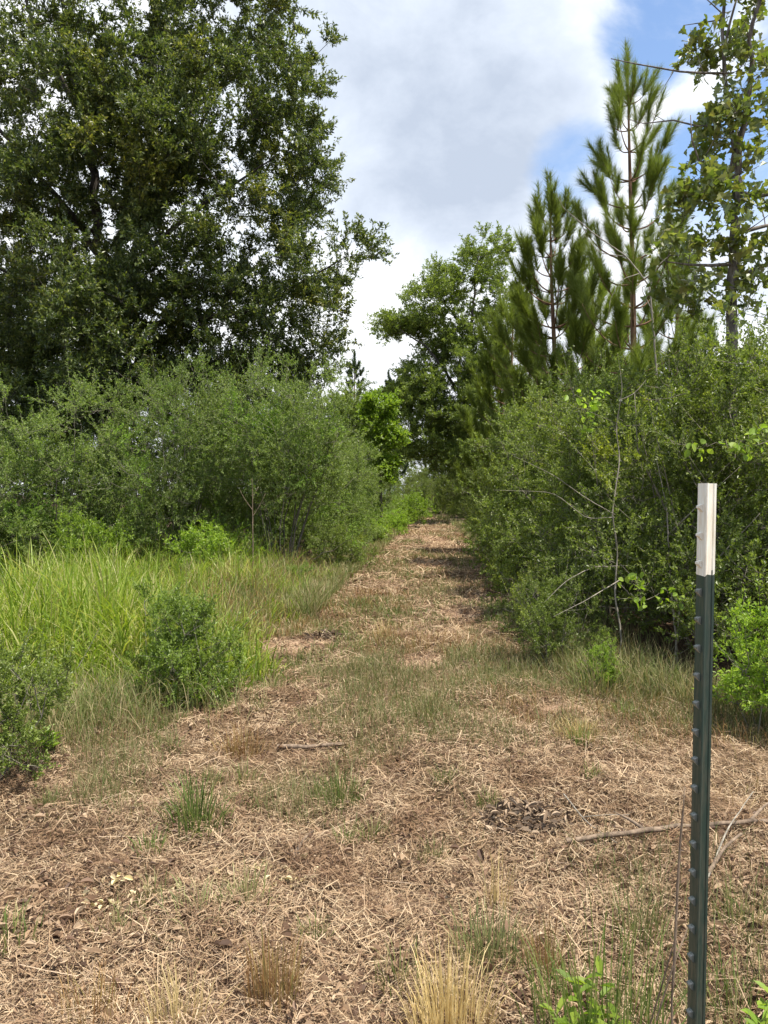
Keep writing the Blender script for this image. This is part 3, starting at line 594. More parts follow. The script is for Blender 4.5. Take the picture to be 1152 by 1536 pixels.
x, y, _ = P(946, 740, 13.6); pine('pine_tree', 'tallest young pine with a slim top, right of the sky gap', x, y, 8.95, 301, rx=1.85, nw=15, zlow=.25, lean=(0, 0), shoots=6)
x, y, _ = P(836, 740, 15.2); pine('pine_tree', 'bushy young pine left of the tallest pine', x, y, 7.4, 302, rx=1.9, nw=17, zlow=.2, lean=(-.1, 0), shoots=7, wd=.009, dens=200)
x, y, _ = P(770, 740, 19.0); pine('pine_tree', 'soft green young pine over the track edge, lowest of the row of pines', x, y, 6.1, 303, rx=2.1, nw=15, zlow=.2, shoots=8, wd=.012, dens=150, nd=.19)
x, y, _ = P(888, 740, 17.5); pine('pine_tree', 'lower young pine filling the gap between the bushy pine and the tallest pine', x, y, 6.3, 306, rx=1.9, nw=14, zlow=.25, shoots=7, wd=.01, dens=190)
x, y, _ = P(1015, 740, 15.5); pine('pine_tree', 'young pine half hidden behind the broad leaved oak', x, y, 6.3, 304, rx=1.5, nw=13, shoots=6)
far = pine('pine_tree', 'dark distant pine, the left one seen in the sky gap over the track', -2.2, 56, 11.3, 305, rx=1.9, nw=12, lm='needle_far', nd=.3, wd=.035, dens=110, tr=.14)
put(far, .35, 60, 1.0, .93, 'dark distant pine, the right one seen in the sky gap over the track')
put(far, -6, 52, 2.0, 1.0, 'dark distant pine, nearest the big dark oak')

# ------------------------------------------------------------------ pale stems and dead wood in the right thicket
def stemset(name, label, cat, base, polys, m, group=None, part=None, sides=6):
    base = np.asarray(base, float); g = Geo()
    for pts, rad in polys:
        pts = np.asarray(pts, float) - base; n = max(3, int(np.sum(np.linalg.norm(np.diff(pts, axis=0), axis=1)) / 0.06)); n = min(n, 60)
        t = np.linspace(0, 1, len(pts)); q = np.linspace(0, 1, n); f = np.stack([np.interp(q, t, pts[:, k]) for k in range(3)], 1); rr = np.interp(q, t, np.broadcast_to(rad, (len(pts),)))
        f[1:-1] = (f[:-2] + f[1:-1] * 2 + f[2:]) / 4; f = f + rng.normal(size=f.shape) * rr[:, None] * .22; rr = rr * rng.uniform(.85, 1.15, n); tube(g, f, rr, sides)
    o = g.build(name, M[m], flat=False); o.location = tuple(base); tag(o, label, cat, group); return o
Ys = 6.55; bx = P(928, 740, Ys)[0]
stemset('sapling', 'pale bare sapling with thin arching branches in front of the right thicket', 'sapling', (bx, Ys, 0), [
    (np.vstack([[bx, Ys, -.05], pp([(932, 950, 0), (922, 890, .05), (927, 830, .1), (918, 770, .05), (930, 690, .15), (924, 640, .2), (934, 580, .15), (926, 530, .1)], Ys)]), [.008, .0075, .007, .0066, .006, .005, .0042, .003, .0012]),
    (pp([(922, 772, 0), (880, 748, -.15), (830, 712, -.25), (770, 684, -.35)], Ys), [.0042, .0035, .0025, .0012]),
    (pp([(922, 776, 0), (880, 778, .1), (830, 738, .2), (740, 735, .3)], Ys), [.0036, .003, .0022, .0012]),
    (pp([(924, 850, 0), (890, 850, -.2), (850, 870, -.3), (815, 905, -.35)], Ys), [.005, .004, .003, .0015]),
    (pp([(930, 870, 0), (880, 900, -.4), (830, 925, -.5)], Ys), [.005, .0035, .0015]),
    (pp([(930, 600, .1), (955, 590, .1), (975, 560, .1)], Ys), [.004, .003, .0015])], 'dead')
Ys = 6.6; bx = P(1010, 740, Ys)[0]
stemset('dead_sapling', 'thin leaning dead stems crossing the right thicket beside the post', 'dead sapling', (bx, Ys, 0), [
    (np.vstack([[bx, Ys, -.05], pp([(1020, 900, -.1), (1075, 840, -.3), (1140, 770, -.5)], Ys)]), [.010, .008, .006, .002]),
    (np.vstack([[bx + .05, Ys, -.05], pp([(1005, 860, 0), (1000, 760, .1), (985, 690, .2)], Ys)]), [.009, .008, .006, .002]),
    (pp([(1005, 800, 0), (1060, 745, -.3), (1110, 700, -.4)], Ys), [.006, .004, .0015]),
    (pp([(1040, 870, -.2), (1110, 850, -.4), (1150, 830, -.4)], Ys), [.005, .004, .0015])], 'dead')
Ys = 10.5; bx = P(985, 740, Ys)[0]
stemset('dead_sapling', 'grey dead snag reaching up left in front of the tallest pine', 'dead tree', (bx, Ys, 0), [
    (np.vstack([[bx, Ys, -.05], pp([(985, 560, 0), (975, 430, 0), (940, 385, 0), (890, 350, .1), (845, 312, .2), (835, 290, .2)], Ys)]), [.016, .013, .011, .010, .008, .005, .002]),
    (pp([(940, 385, 0), (900, 380, .2), (870, 345, .3)], Ys), [.008, .005, .002]), (pp([(975, 430, 0), (985, 400, 0), (1010, 378, 0)], Ys), [.008, .006, .002]),
    (pp([(960, 410, 0), (930, 420, -.1), (915, 450, -.1), (912, 480, -.1)], Ys), [.007, .005, .004, .002]), (pp([(980, 470, 0), (960, 430, 0), (985, 425, 0)], Ys), [.007, .005, .002])], 'dead')
Ys = 11.6; bx = P(380, 740, Ys)[0]
stemset('dead_weed', 'tall dry weed stalk at the back of the grass before the dark hollow', 'dry weed', (bx, Ys, 0), [
    (np.vstack([[bx, Ys, -.05], pp([(379, 790, 0), (379, 740, 0), (378, 718, 0)], Ys)]), [.010, .008, .006, .003]),
    (pp([(379, 775, 0), (392, 755, 0), (398, 740, 0)], Ys), [.006, .004, .002]), (pp([(379, 765, 0), (366, 748, 0), (360, 735, 0)], Ys), [.006, .004, .002]), (pp([(379, 745, 0), (388, 730, 0)], Ys), [.004, .002])], 'stick')

# ------------------------------------------------------------------ the steel post
def principled(name, col, rough, metal=0.0, spec=.4, noise=None):
    m, nt, N, L = mat(name); out = N('ShaderNodeOutputMaterial'); pb = N('ShaderNodeBsdfPrincipled'); pb.inputs['Roughness'].default_value = rough; pb.inputs['Metallic'].default_value = metal; pb.inputs['Specular IOR Level'].default_value = spec
    tc = N('ShaderNodeTexCoord'); mp = N('ShaderNodeMapping'); mp.inputs['Scale'].default_value = (1, 1, .12); L(tc.outputs['Object'], mp.inputs[0])
    nz = N('ShaderNodeTexNoise'); nz.inputs['Scale'].default_value = 120; nz.inputs['Detail'].default_value = 8; nz.inputs['Roughness'].default_value = .7; L(mp.outputs[0], nz.inputs['Vector'])
    cr = N('ShaderNodeValToRGB'); L(nz.outputs['Fac'], cr.inputs[0]); e = cr.color_ramp.elements; e[0].position = .3; e[0].color = (*(noise or tuple(c * .6 for c in col)), 1); e[1].position = .56; e[1].color = (*col, 1)
    L(cr.outputs[0], pb.inputs['Base Color'])
    rr = N('ShaderNodeMapRange'); L(nz.outputs['Fac'], rr.inputs['Value']); rr.inputs['To Min'].default_value = rough - .15; rr.inputs['To Max'].default_value = rough + .2; L(rr.outputs[0], pb.inputs['Roughness'])
    bp = N('ShaderNodeBump'); bp.inputs['Strength'].default_value = .15; bp.inputs['Distance'].default_value = .002; L(nz.outputs['Fac'], bp.inputs['Height']); L(bp.outputs[0], pb.inputs['Normal'])
    L(pb.outputs[0], out.inputs[0]); return m
M['post_green'] = principled('green post enamel', (0.020, 0.040, 0.030), .46, 0, .45, (0.075, 0.075, 0.055))
M['post_white'] = principled('white post paint', (0.80, 0.77, 0.68), .5, 0, .4, (0.62, 0.52, 0.38))
def make_post():
    Yp = 1.48; top = P(1059, 725, Yp); low = P(1042, 1536, Yp); ax = unit(top - low); base = top - ax * (top[2] + 0.0) / ax[2]
    root = thing('fence_post', 'studded green steel fence post with a white painted tip, standing right of the track', 'fence post', tuple(base))
    root.rotation_euler = Vector(ax).to_track_quat('Z', 'Y').to_euler()
    L = np.linalg.norm(top - base); root.rotation_euler = (math.asin(-ax[1]), math.asin(ax[0]), 0)
    th = R(5)                            # stud face looks left and a little to the camera
    n = np.array([-math.cos(th), -math.sin(th)]); t = np.array([math.sin(th), -math.cos(th)])   # n: stud normal, t: toward the camera along the flange
    # T section in (n, t): flange |t|<=17, thickness 4; web goes to -n 24 with a bead
    prof = [(.0030, -.0165), (.0030, .0165), (.0012, .0175), (-.0012, .0165), (-.0018, .0030), (-.0060, .0021), (-.0175, .0019), (-.0195, .0034), (-.0235, .0036), (-.0250, 0), (-.0235, -.0036), (-.0195, -.0034), (-.0175, -.0019), (-.0060, -.0021), (-.0018, -.0030), (-.0012, -.0165), (.0012, -.0175)]
    xy = np.array([a * n + b * t for a, b in prof]); xy[:, 0] -= .004
    def bar(name, z0, z1, m, grow_=0.0):
        g = Geo(); zs = np.linspace(z0, z1, 40); c = xy.mean(0); V = []
        for k, z in enumerate(zs):
            s = 1 + grow_; V.append(np.column_stack([(xy - c) * s + c, np.full(len(xy), z) + (np.random.default_rng(5).normal(0, .0022, len(xy)) if grow_ and k == 0 else 0)]))
        k = len(xy); i = (np.arange(len(zs) - 1)[:, None] * k); j = np.arange(k)[None]; F = np.stack([i + j, i + (j + 1) % k, i + k + (j + 1) % k, i + k + j], -1).reshape(-1, 4)
        g.add(np.concatenate(V), F[:, ::-1], np.arange((len(zs) - 1) * k, len(zs) * k)[None][:, ::-1], np.arange(k)[None]); return g.build(name, m, root)
    zw = L - .175
    bar('shaft', -.4, zw + .008, M['post_green']); bar('painted_tip', zw, L, M['post_white'], .012)
    z = L - .047; k = 0
    while z > .03:                        # studs: short wedges across the flange
        g = Geo(); hw = .0062; d = .0085
        P_ = []
        for (a, zz) in ((.0028, -.009), (.0028, .007), (.0028 + d, .0035), (.0028 + d, .000)):
            for b in (-hw, hw): P_.append((*(a * n + b * t + [-.004, 0]), zz))
        P_ = np.array(P_); P_[4:, :2] = P_[4:, :2] * 1.0
        g.add(P_, [[0, 1, 3, 2], [2, 3, 5, 4], [4, 5, 7, 6], [6, 7, 1, 0]], [[0, 2, 4, 6], [1, 7, 5, 3]])
        o = g.build('stud', M['post_white'] if z > zw else M['stud'], root); o.location = (0, 0, z)
        z -= .054
M['stud'] = principled('worn stud enamel', (0.07, 0.09, 0.075), .4, .0, .5, (0.36, 0.34, 0.3))
make_post()

# ------------------------------------------------------------------ grass, straw and leaves on the ground
def scatter(n, y0, y1, fx0, fx1, r, pw=2.0):
    """points denser near the camera: uniform in 1/y"""
    u = r.uniform(0, 1, n); y = 1 / (1 / y0 + u * (1 / y1 - 1 / y0)); x = r.uniform(0, 1, n); a, b = fx0(y), fx1(y); return a + (b - a) * x, y
r = np.random.default_rng(400)
# left field of tall bright grass: clumps of arching blades, uneven in height
g = Geo(); nc_ = 1650
cy = 1 / (1 / 4.9 + r.uniform(0, 1, nc_) * (1 / 13.8 - 1 / 4.9)); ca = np.maximum(-9, -0.62 * cy - .8); cb = xl(cy) + (fbm(cy * 2.2, cy * 0 + 3, 42, 3) - .5) * 1.1
cx = ca + (cb - ca) * r.uniform(0, 1, nc_) ** .75
hum = fbm(cx * .8, cy * .8, 40, 3)
per = 30; x = np.repeat(cx, per) + r.normal(0, .10, nc_ * per); y = np.repeat(cy, per) + r.normal(0, .10, nc_ * per)
edge = np.clip((xl(y) + .1 - x) / 1.0, .2, 1); near = np.clip((y - 4.5) / 2.0, .3, 1)
keep = ~((bareness(x, y) > .15) & (y < 9)) & ~((np.hypot((x + 1.5) / .42, (y - 5.75) / .4) < 1) & (r.uniform(0, 1, len(x)) < .25)); idx = np.nonzero(keep)[0]; x, y, edge, near = x[idx], y[idx], edge[idx], near[idx]
ch = np.repeat(np.clip(.25 + 1.1 * hum, .3, 1.2) * r.uniform(.6, 1.3, nc_), per)[idx]
ht = .86 * ch * r.uniform(.45, 1.15, len(x)) * (.4 + .6 * edge) * near
blades(g, np.stack([x, y, H(x, y) - .02], 1), np.repeat(r.uniform(0, 6.28, nc_), per)[idx] + r.normal(0, 1.3, len(x)), ht, r.uniform(.1, 1.5, len(x)), r.uniform(.006, .016, len(x)), 5, r)
tag(g.build('tall_grass', M['field_grass']), 'tall bright green grass filling the field left of the track', kind='stuff')
# dry stalks over the right half of the field
for nm, mt, n, lb in (('dry_grass', 'rust_tuft', 3800, 'dry reddish grass stalks mixed into the right part of the field'), ('olive_grass', 'fringe_grass', 9000, 'olive grass along the field edge next to the track')):
    g = Geo(); y = r.uniform(4.9 if nm == 'olive_grass' else 7, 13.3, n); x = xl(y) + .12 - np.abs(r.normal(0, 1.0, n)) * np.clip(y / 9, .6, 1.2); ht = r.uniform(.2, .72, n) * np.clip((xl(y) + .15 - x) / .8, .25, 1) * np.clip((y - 4.3) / 2.5, .3, 1)
    ok = ~((bareness(x, y) > .15) & (y < 9)); x, y, ht = x[ok], y[ok], ht[ok]; n = len(x)
    blades(g, np.stack([x, y, H(x, y) - .02], 1), r.uniform(0, 6.28, n), ht, r.uniform(.05, 1.0, n), r.uniform(.004, .009, n), 4, r)
    tag(g.build(nm, M[mt]), lb, kind='stuff')
# fringe under both thickets and along the track edges
g = Geo()
for side in (0, 1):
    n = 15000; u = r.uniform(0, 1, n); y = 1 / (1 / 4.3 + u * (1 / 50. - 1 / 4.3)) if side else 1 / (1 / 9. + u * (1 / 50. - 1 / 9.))
    off = np.abs(r.normal(0, .45, n)) - .15; x = xr(y) + off if side else xl(y) - off
    ht = r.uniform(.10, .38, n) * (0.5 + fbm(x * 1.5, y * .8, 44, 3)); blades(g, np.stack([x, y, H(x, y) - .01], 1), r.uniform(0, 6.28, n), ht, r.uniform(.2, 1.3, n), np.maximum(.004, y * .0007) * r.uniform(.7, 1.2, n), 3, r)
n = 5000; y = r.uniform(3.9, 5.6, n); x = xl(y) + r.normal(-.25, .35, n); ht = r.uniform(.1, .4, n); blades(g, np.stack([x, y, H(x, y) - .01], 1), r.uniform(0, 6.28, n), ht, r.uniform(.2, 1.4, n), .005 * r.uniform(.7, 1.2, n), 3, r)
tag(g.build('fringe_grass', M['fringe_grass']), 'olive and tan grass fringing the foot of the thickets', kind='stuff')
# short grass on the mown track, green in patches, dry in others
for nm, mt, n, sd_, thr, lb in (('track_grass', 'fringe_grass', 150000, 50, .42, 'short mown grass growing through the straw on the track'), ('stubble', 'rust_tuft', 60000, 57, .45, 'short dry stubble standing in the straw on the track'), ('green_sprigs', 'green_tuft', 110000, 63, .48, 'sprigs of low green grass in patches on the track')):
    g = Geo(); x, y = scatter(n, 1.9, 55, lambda q: np.maximum(xl(q), -.6 * q - .5), lambda q: np.minimum(xr(q), .6 * q + .5), r)
    m = fbm(x * 1.1 + 5, y * .8, sd_, 4); keep = ((y > 4.4) | (x < .15) | (r.uniform(0, 1, n) < .16)) & (m > thr + .02 + .13 * np.clip((5.4 - y) / 1.6, 0, 1) + .09 * np.clip((x - .1) / .5, 0, 1) * np.clip((4.6 - y) / 1.0, 0, 1) + r.normal(0, .03, n)) & (bareness(x, y) < .3); x, y, m = x[keep], y[keep], m[keep]; n = len(x)
    ht = r.uniform(.02, .13, n) * (.6 + 4 * np.clip(m - thr, 0, .3)); blades(g, np.stack([x, y, H(x, y) - .005], 1), r.uniform(0, 6.28, n), ht, r.uniform(.2, 1.4, n), np.maximum(.0026, y * .0006) * r.uniform(.7, 1.3, n), 3, r)
    tag(g.build(nm, M[mt]), lb, kind='stuff')
# straw mulch
def straws(g, x, y, ln, wd, zmax, r, bd=1.0):
    n = len(x); a = r.uniform(0, 6.28, n); pit = r.normal(0, .3 * min(1, bd + .1), n); d = np.stack([np.cos(a) * np.cos(pit), np.sin(a) * np.cos(pit), np.sin(pit)], 1); s = np.stack([-np.sin(a), np.cos(a), r.normal(0, .4, n)], 1); s = unit(s)
    c = np.stack([x, y, H(x, y) + np.abs(r.normal(0, zmax, n)) + .004], 1); bend = bd * ((r.normal(0, .16, n) * ln)[:, None] * s + np.array([0, 0, 1]) * (r.uniform(-.02, .16, n) * ln)[:, None])
    V = np.zeros((n, 6, 3)); w = (wd * .5)[:, None]; A = c - d * ln[:, None] * .5; B = c + d * ln[:, None] * .5; Mi = c + bend
    for k, p in enumerate((A, Mi, B)):
        V[:, 2 * k] = p - s * w; V[:, 2 * k + 1] = p + s * w
    i = np.arange(n)[:, None] * 6; g.add(V.reshape(-1, 3), np.concatenate([i + [[0, 1, 3, 2]], i + [[2, 3, 5, 4]]]))
g = Geo(); x, y = scatter(370000, 1.7, 60, lambda q: np.maximum(xl(q) - .3, -.6 * q - .6), lambda q: np.minimum(xr(q) + .3, .6 * q + .6), r)
dn = fbm(x * 1.8, y * 1.8, 60, 4); keep = (r.uniform(0, 1, len(x)) < .35 + 1.2 * dn) & (bareness(x, y) < r.uniform(.05, 1.25, len(x))); x, y, dn = x[keep], y[keep], dn[keep]
ln = r.gamma(1.6, .028, len(x)) + .012; straws(g, x, y, np.minimum(ln, .4) * np.clip(y / 5, 1, 3), np.maximum(.0016, y * .00048) * r.uniform(.5, 2.0, len(x)), .004 + .03 * dn ** 2, r)
tag(g.build('straw_litter', M['straw']), 'tan and brown cut straw littering the track and clearing', kind='stuff')
g = Geo(); x, y = scatter(650, 1.9, 16, lambda q: np.maximum(xl(q) - .2, -.6 * q - .5), lambda q: np.minimum(xr(q) + .2, .6 * q + .5), r)
straws(g, x, y, r.uniform(.08, .34, len(x)), np.maximum(.003, y * .0007) * r.uniform(.7, 1.3, len(x)), .012, r, .25)
tag(g.build('twig_litter', M['dark_leaf']), 'thin dark twigs scattered over the straw', kind='stuff')
def flat_leaves(g, x, y, L0, W0, r, zmax=.012, tilt=.5):
    n = len(x); a = r.uniform(0, 6.28, n); D = np.stack([np.cos(a), np.sin(a), r.normal(0, .3, n)], 1); Nn = unit(np.stack([r.normal(0, tilt, n), r.normal(0, tilt, n), np.ones(n)], 1)); s = r.uniform(.5, 1.25, n)
    leaves(g, np.stack([x, y, H(x, y) + np.abs(r.normal(0, zmax, n)) + .008], 1), D, Nn, L0 * s, W0 * s * r.uniform(.7, 1.2, n), .3, OVAL, curl=.35)
g = Geo(); x, y = scatter(52000, 1.8, 20, lambda q: np.maximum(xl(q), -.6 * q - .5), lambda q: np.minimum(xr(q), .6 * q + .5), r)
keep = fbm(x * 1.2, y * 1.2, 71, 3) > .36; x, y = x[keep], y[keep]; sz = r.choice([.018, .026, .045], len(x), p=[.55, .35, .1]) * np.clip(y / 6, 1, 2); flat_leaves(g, x, y, sz, sz * .45, r)
tag(g.build('leaf_litter', M['dry_leaf']), 'small curled dry leaves scattered through the straw', kind='stuff')

# ------------------------------------------------------------------ single tufts, piles, sticks
def tuft(name, label, px, py, ht, rad, n, m, lean=(.2, 1.1), wd=.004, group=None, seed=0, extra=None):
    rr = np.random.default_rng(900 + seed); Y = EYE * FPX / (py - 740); x0 = (px - 576) / FPX * Y; g = Geo(); base = np.array([x0, Y, float(H(x0, Y))])
    q = rr.uniform(0, 1, n) ** .7; hal = rr.uniform(0, 1, n) < .15; q = np.where(hal, q * 1.3, q); a = rr.uniform(0, 6.28, n); x = q * rad * np.cos(a); y = q * rad * np.sin(a); hd = a + rr.normal(0, .7, n)
    z = H(x + x0, y + Y) - base[2] - .01; blades(g, np.stack([x, y, z], 1), hd, ht * rr.uniform(.25, 1.2, n) ** 1.0 * (1.05 - .35 * np.minimum(q, 1)) * np.where(hal, .45, 1), rr.uniform(*lean, n) * (.4 + .8 * np.minimum(q, 1.2)), wd * rr.uniform(.6, 1.2, n), 4, rr)
    o = g.build(name, M[m]); o.location = tuple(base); tag(o, label, 'grass tuft', group); return o
tuft('grass_tuft', 'dark green spiky grass tuft alone on the left foreground straw', 292, 1250, .27, .13, 260, 'green_tuft', (.1, 1.3), .0052, seed=1)
tuft('grass_tuft', 'pale golden straw tuft at the bottom edge, right of centre', 675, 1532, .27, .13, 420, 'straw_tuft', (.05, .8), .003, seed=2)
tuft('grass_tuft', 'pale green grass tuft just behind the golden straw tuft', 735, 1425, .22, .12, 260, 'pale_tuft', (.1, .9), .0035, seed=3)
tuft('grass_tuft', 'tall thin green grass left of the post foot', 900, 1560, .42, .20, 300, 'green_tuft', (.05, .7), .0036, seed=4)
tuft('grass_tuft', 'rusty orange grass tuft at the bottom left of centre', 410, 1505, .25, .085, 240, 'rust_tuft', (.05, .6), .003, seed=5)
tuft('grass_tuft', 'brownish grass tuft beyond the dark green spiky tuft, left of the short dark stick', 362, 1125, .2, .16, 260, 'rust_tuft', (.1, 1.0), .004, seed=6)
tuft('grass_tuft', 'olive grass tuft right of the short dark stick', 510, 1190, .17, .14, 220, 'green_tuft', (.2, 1.1), .004, seed=7)
tuft('grass_tuft', 'dry tan grass tuft on the sandy patch left of the post', 868, 1115, .16, .14, 300, 'straw_tuft', (.2, 1.2), .004, seed=8)
tuft('grass_tuft', 'thin dry stalks in front of the dark leaf pile', 745, 1340, .26, .06, 34, 'straw_tuft', (.05, .4), .004, seed=9)
tuft('grass_tuft', 'brown stalky tuft right of the pale green tuft', 815, 1440, .24, .07, 90, 'rust_tuft', (.05, .5), .003, seed=10)
tuft('grass_tuft', 'arching green grass beside the dark bush in the field', 265, 1045, .5, .35, 300, 'field_grass', (.4, 1.2), .009, seed=11)
tuft('grass_tuft', 'loose green grass at the foot of the right thicket', 905, 1045, .3, .24, 420, 'fringe_grass', (.3, 1.3), .006, seed=12)
tuft('grass_tuft', 'low green tuft in the middle of the track beside the pinkish bare soil', 640, 1085, .16, .16, 260, 'fringe_grass', (.3, 1.2), .005, seed=13)
tuft('grass_tuft', 'faded greyish tuft behind the rusty orange one', 300, 1380, .14, .18, 150, 'pale_tuft', (.3, 1.3), .003, seed=14)
tuft('grass_tuft', 'dry brown tuft at the bottom left corner', 145, 1530, .18, .12, 160, 'rust_tuft', (.1, .8), .003, seed=15)
tuft('grass_tuft', 'straw tuft between the bottom left corner and the rusty tuft', 270, 1545, .2, .1, 160, 'straw_tuft', (.1, .9), .003, seed=16)
tuft('grass_tuft', 'short green tuft at the left edge of the foreground', 15, 1430, .14, .1, 120, 'green_tuft', (.2, 1.2), .004, seed=17)
tuft('grass_tuft', 'small yellowish tuft in the middle of the track past the pinkish soil', 575, 960, .22, .14, 120, 'straw_tuft', (.1, .9), .006, seed=18)
tuft('grass_tuft', 'sparse green grass right of the post at its foot', 1110, 1530, .2, .16, 130, 'green_tuft', (.2, 1.2), .0036, seed=19)
tuft('grass_tuft', 'wispy tan tuft in the straw right of the post', 1115, 1400, .2, .09, 110, 'fringe_grass', (.1, 1.0), .0032, seed=20)
tuft('grass_tuft', 'sparse olive tuft left of the post, behind the tall thin green grass', 960, 1400, .24, .10, 120, 'fringe_grass', (.1, .9), .0032, seed=21)
protos = [tuft('grass_tuft', 'x', 560, 1240, .13, .07, 110, 'fringe_grass', (.1, 1.2), .0032, seed=31), tuft('grass_tuft', 'x', 470, 1400, .12, .06, 90, 'green_tuft', (.1, 1.2), .003, seed=32)]
LT = 'small thin grass tuft among many alike scattered over the straw of the clearing'
for o in protos: tag(o, LT, 'grass tuft', 'small grass tufts scattered over the clearing')
rt = np.random.default_rng(33)
for k in range(60):
    py = 740 + 1 / rt.uniform(1 / 760, 1 / 190); px = rt.uniform(60, 1090); Y = EYE * FPX / (py - 740); x0 = (px - 576) / FPX * Y
    if not (xl(Y) + .2 < x0 < xr(Y) - .1): continue
    c = protos[k % 2].copy(); C.objects.link(c); c.location = (x0, Y, float(H(x0, Y))); c.rotation_euler = (0, 0, rt.uniform(0, 6.28)); c.scale = (1, 1, 1) if k % 3 else (1.3, 1.3, 1.25)
# wide leaved weeds by the post foot
def weed(label, px, py, n, hs, L0, W0, seed, m='bright_leaf'):
    rr = np.random.default_rng(seed); Y = EYE * FPX / (py - 740); x0 = (px - 576) / FPX * Y; base = np.array([x0, Y, float(H(x0, Y))]); root = thing('weed', label, 'weed', tuple(base)); gs, gl = Geo(), Geo()
    for k in range(n):
        a = rr.uniform(0, 6.28); b = np.array([math.cos(a), math.sin(a), 0]); p0 = b * rr.uniform(0, .06); h = hs * rr.uniform(.6, 1.1); pts = np.array([p0, p0 + b * .02 + [0, 0, h * .5], p0 + b * .05 + [0, 0, h]]); tube(gs, pts, [.0022, .0018, .001], 5)
        m_ = rr.integers(7, 11); q = np.linspace(.25, 1, m_); pos = np.stack([np.interp(q, [0, .5, 1], pts[:, c]) for c in range(3)], 1); aa = np.arange(m_) * 2.4 + a
        leaves(gl, pos, np.stack([np.cos(aa), np.sin(aa), np.full(m_, .45)], 1), unit(np.stack([-.4 * np.cos(aa), -.4 * np.sin(aa), np.ones(m_)], 1)), L0 * rr.uniform(.6, 1.1, m_), W0 * rr.uniform(.7, 1.1, m_), .2, OVAL, curl=.2)
    gs.build('stems', M['fringe_grass'], root, flat=False); gl.build('leaves', M[m], root); return root
weed('broad leaved green weed left of the post at the bottom edge', 890, 1570, 6, .17, .075, .024, 71)
weed('small green weed right of the post at the bottom edge', 1120, 1560, 4, .10, .06, .02, 72)
weed('yellow green weed beside the dark bush at the left edge', 88, 1130, 3, .12, .07, .04, 73)
# tall dry stalk next to the post
Yq = 1.75; bx = P(1015, 740, Yq)[0]
stemset('dry_stalk', 'tall pinkish tan dry stalk close to the left side of the post', 'dry stalk', (bx, Yq, 0), [
    (np.vstack([[bx, Yq, -.02], pp([(1006, 1536, 0), (1014, 1380, 0), (1020, 1270, 0), (1027, 1180, 0)], Yq)]), [.0025, .0025, .003, .0032, .001]),
    (pp([(985, 1530, 0), (1010, 1440, 0), (1032, 1390, 0)], Yq), [.0018, .0018, .001]), (pp([(975, 1536, .05), (1000, 1460, 0), (1015, 1400, 0)], Yq), [.0018, .0018, .001])], 'straw_stem' if 'straw_stem' in M else 'stick')
# dark heap of dead leaves
def pile(label, px, py, n, rad, hgt, m, L0, W0, seed):
    rr = np.random.default_rng(seed); Y = EYE * FPX / (py - 740); x0 = (px - 576) / FPX * Y; base = np.array([x0, Y, float(H(x0, Y))]); g = Geo(); q = np.sqrt(rr.uniform(0, 1, n)); a = rr.uniform(0, 6.28, n); q = q * (.6 + .8 * vnoise(np.cos(a) * 2 + seed, np.sin(a) * 2, seed)); x = q * rad * np.cos(a) * 1.5; y = q * rad * np.sin(a)
    z = H(x + x0, y + Y) - base[2] + hgt * (1 - q ** 2) * rr.uniform(0, 1, n) + .006; aa = rr.uniform(0, 6.28, n); s = rr.uniform(.5, 1.2, n)
    leaves(g, np.stack([x, y, z], 1), np.stack([np.cos(aa), np.sin(aa), rr.normal(0, .4, n)], 1), unit(np.stack([rr.normal(0, .7, n), rr.normal(0, .7, n), np.ones(n)], 1)), L0 * s, W0 * s, .35, OVAL, curl=.4)
    o = g.build('pale_leaf_litter' if m == 'pale_leaf' else 'leaf_pile', M[m]); o.location = tuple(base); tag(o, label, None if m == 'pale_leaf' else 'leaf pile', kind='stuff' if m == 'pale_leaf' else None); return o
pile('heap of dark grey dead leaves and twigs left of the post', 790, 1228, 380, .15, .075, 'dark_leaf', .055, .014, 81)
pile('scatter of bleached pale leaves in the left foreground', 195, 1345, 70, .15, .03, 'pale_leaf', .034, .017, 82)
pile('low dark clump of dead leaves beside the bare sandy patch', 497, 962, 160, .15, .06, 'dark_leaf', .08, .02, 83)
pile('loose brown leaves right of the spiky tuft', 400, 1310, 110, .14, .03, 'pale_leaf', .036, .016, 84)
# sticks
def stick(label, pts, r0, r1, m='stick', branches=()):
    W = []
    for px, py, up in pts:
        Y = EYE * FPX / (py - 740); x0 = (px - 576) / FPX * Y; W.append([x0, Y, float(H(x0, Y)) + r0 * .8 + up])
    W = np.array(W); polys = [(W, np.linspace(r0, r1, len(W)))]
    for f, dx, dy, dz in branches:
        k = f * (len(W) - 1); i = min(int(k), len(W) - 2); p = W[i] + (W[i + 1] - W[i]) * (k - i); polys.append((np.array([p, p + np.array([dx, dy, dz]) * .5 + [0, 0, .01], p + [dx, dy, dz]]), [r1, r1 * .8, .0015]))
    return stemset('fallen_branch', label, 'branch', tuple(W[0]), polys, m)
stick('long fallen branch lying across the straw behind the post', [(850, 1266, .02), (930, 1268, .025), (1010, 1262, .02), (1090, 1258, .03), (1160, 1262, .02), (1230, 1270, .02)], .0125, .008, 'stick', [(.3, -.12, .08, .05), (.7, .15, .1, .06)])
stick('short dark stick lying across the mown track left of centre', [(415, 1122, .01), (450, 1124, .012), (490, 1124, .01), (515, 1120, .01)], .016, .010)
stick('stick pointing up from the straw to the right of the post', [(1062, 1335, .02), (1085, 1310, .05), (1112, 1292, .08)], .008, .005)
stick('pale thin stick slanting up right of the post', [(1058, 1345, .01), (1090, 1290, .08), (1130, 1240, .13)], .0045, .002, 'dead')
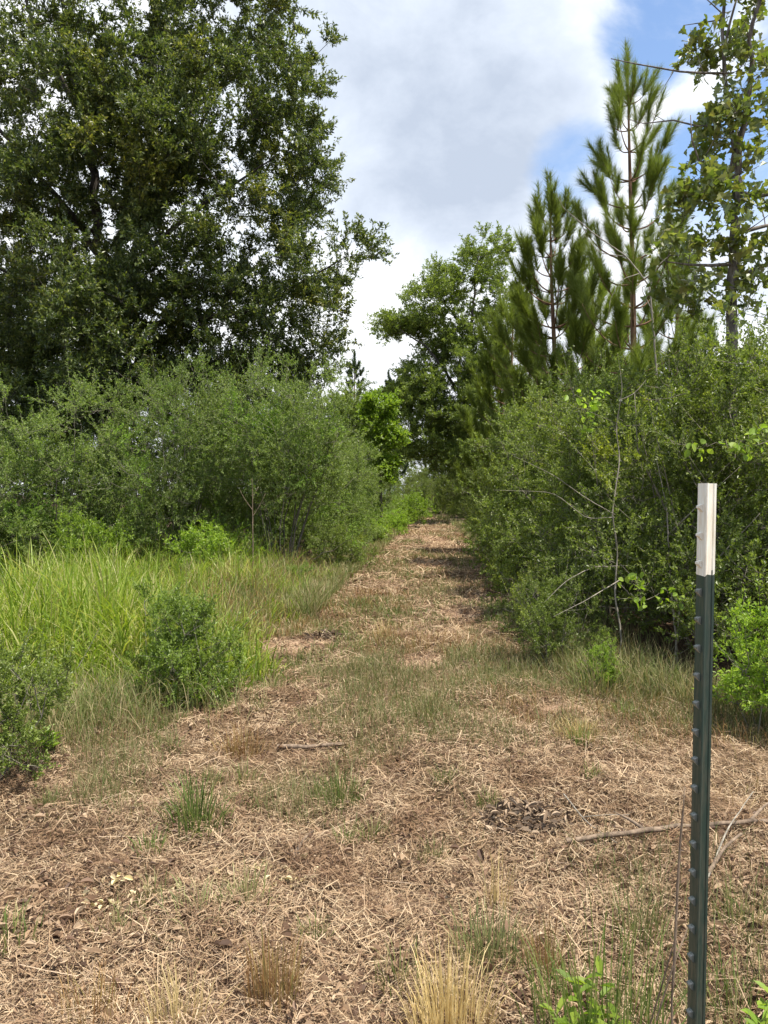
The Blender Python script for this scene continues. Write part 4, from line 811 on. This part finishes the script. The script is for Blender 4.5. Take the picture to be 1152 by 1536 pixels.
stick('grey broken stick in the middle foreground left of centre', [(440, 1285, .01), (455, 1262, .015), (470, 1240, .02)], .010, .006)
stick('thin twig beside the dark bush in the field', [(270, 1075, .01), (310, 1050, .02), (345, 1040, .02)], .008, .004, 'stick', [(.5, .1, .1, .05)])
stick('thin dark twig lying near the pinkish soil', [(548, 1002, .01), (575, 1008, .015), (600, 1012, .01)], .010, .005)
stick('pair of pale twigs crossing right of the dark leaf heap', [(845, 1205, .02), (880, 1240, .03), (925, 1275, .02)], .004, .002, 'dead', [(.4, .2, -.05, .03)])

def vine(label, lines, Yv, seed, L0=.06, W0=.045):
    rr = np.random.default_rng(seed); gs, gl = Geo(), Geo(); b = P(*lines[0][0], Yv); root = thing('vine', label, 'vine', tuple(b))
    for ln in lines:
        pts = np.array([P(a, c, Yv + rr.uniform(-.1, .1)) for a, c in ln]) - b; n = 24; t = np.linspace(0, 1, len(pts)); q = np.linspace(0, 1, n); f = np.stack([np.interp(q, t, pts[:, k]) for k in range(3)], 1) + rr.normal(size=(n, 3)) * .012
        tube(gs, f, .0022, 5); k = rr.integers(0, n, 22); m = len(k)
        leaves(gl, f[k] + rr.normal(size=(m, 3)) * .02, rdir(m, rr) * .8 + np.array([0, -.3, -.3]), unit(np.array([.3, -.7, .7]) + rr.normal(size=(m, 3)) * .5), L0 * rr.uniform(.5, 1.2, m), W0 * rr.uniform(.6, 1.1, m), .15, OVAL, curl=.2)
    gs.build('stem', M['twig'], root, flat=False); gl.build('leaves', M['bright_leaf'], root); return root
vine('yellow green vine with broad leaves on the thicket above the post top', [[(1040, 676), (1072, 664), (1105, 672), (1160, 660)], [(1105, 672), (1125, 650), (1150, 640)]], 5.0, 501)
vine('small broad leaved vine on the right thicket, left of the pale sapling top', [[(862, 590), (885, 610), (872, 650)], [(885, 610), (905, 585)]], 6.2, 502)
vine('broad leaved vine low in the thicket left of the post', [[(930, 880), (960, 900), (1000, 885), (1020, 905)], [(960, 900), (950, 860)]], 5.9, 503)
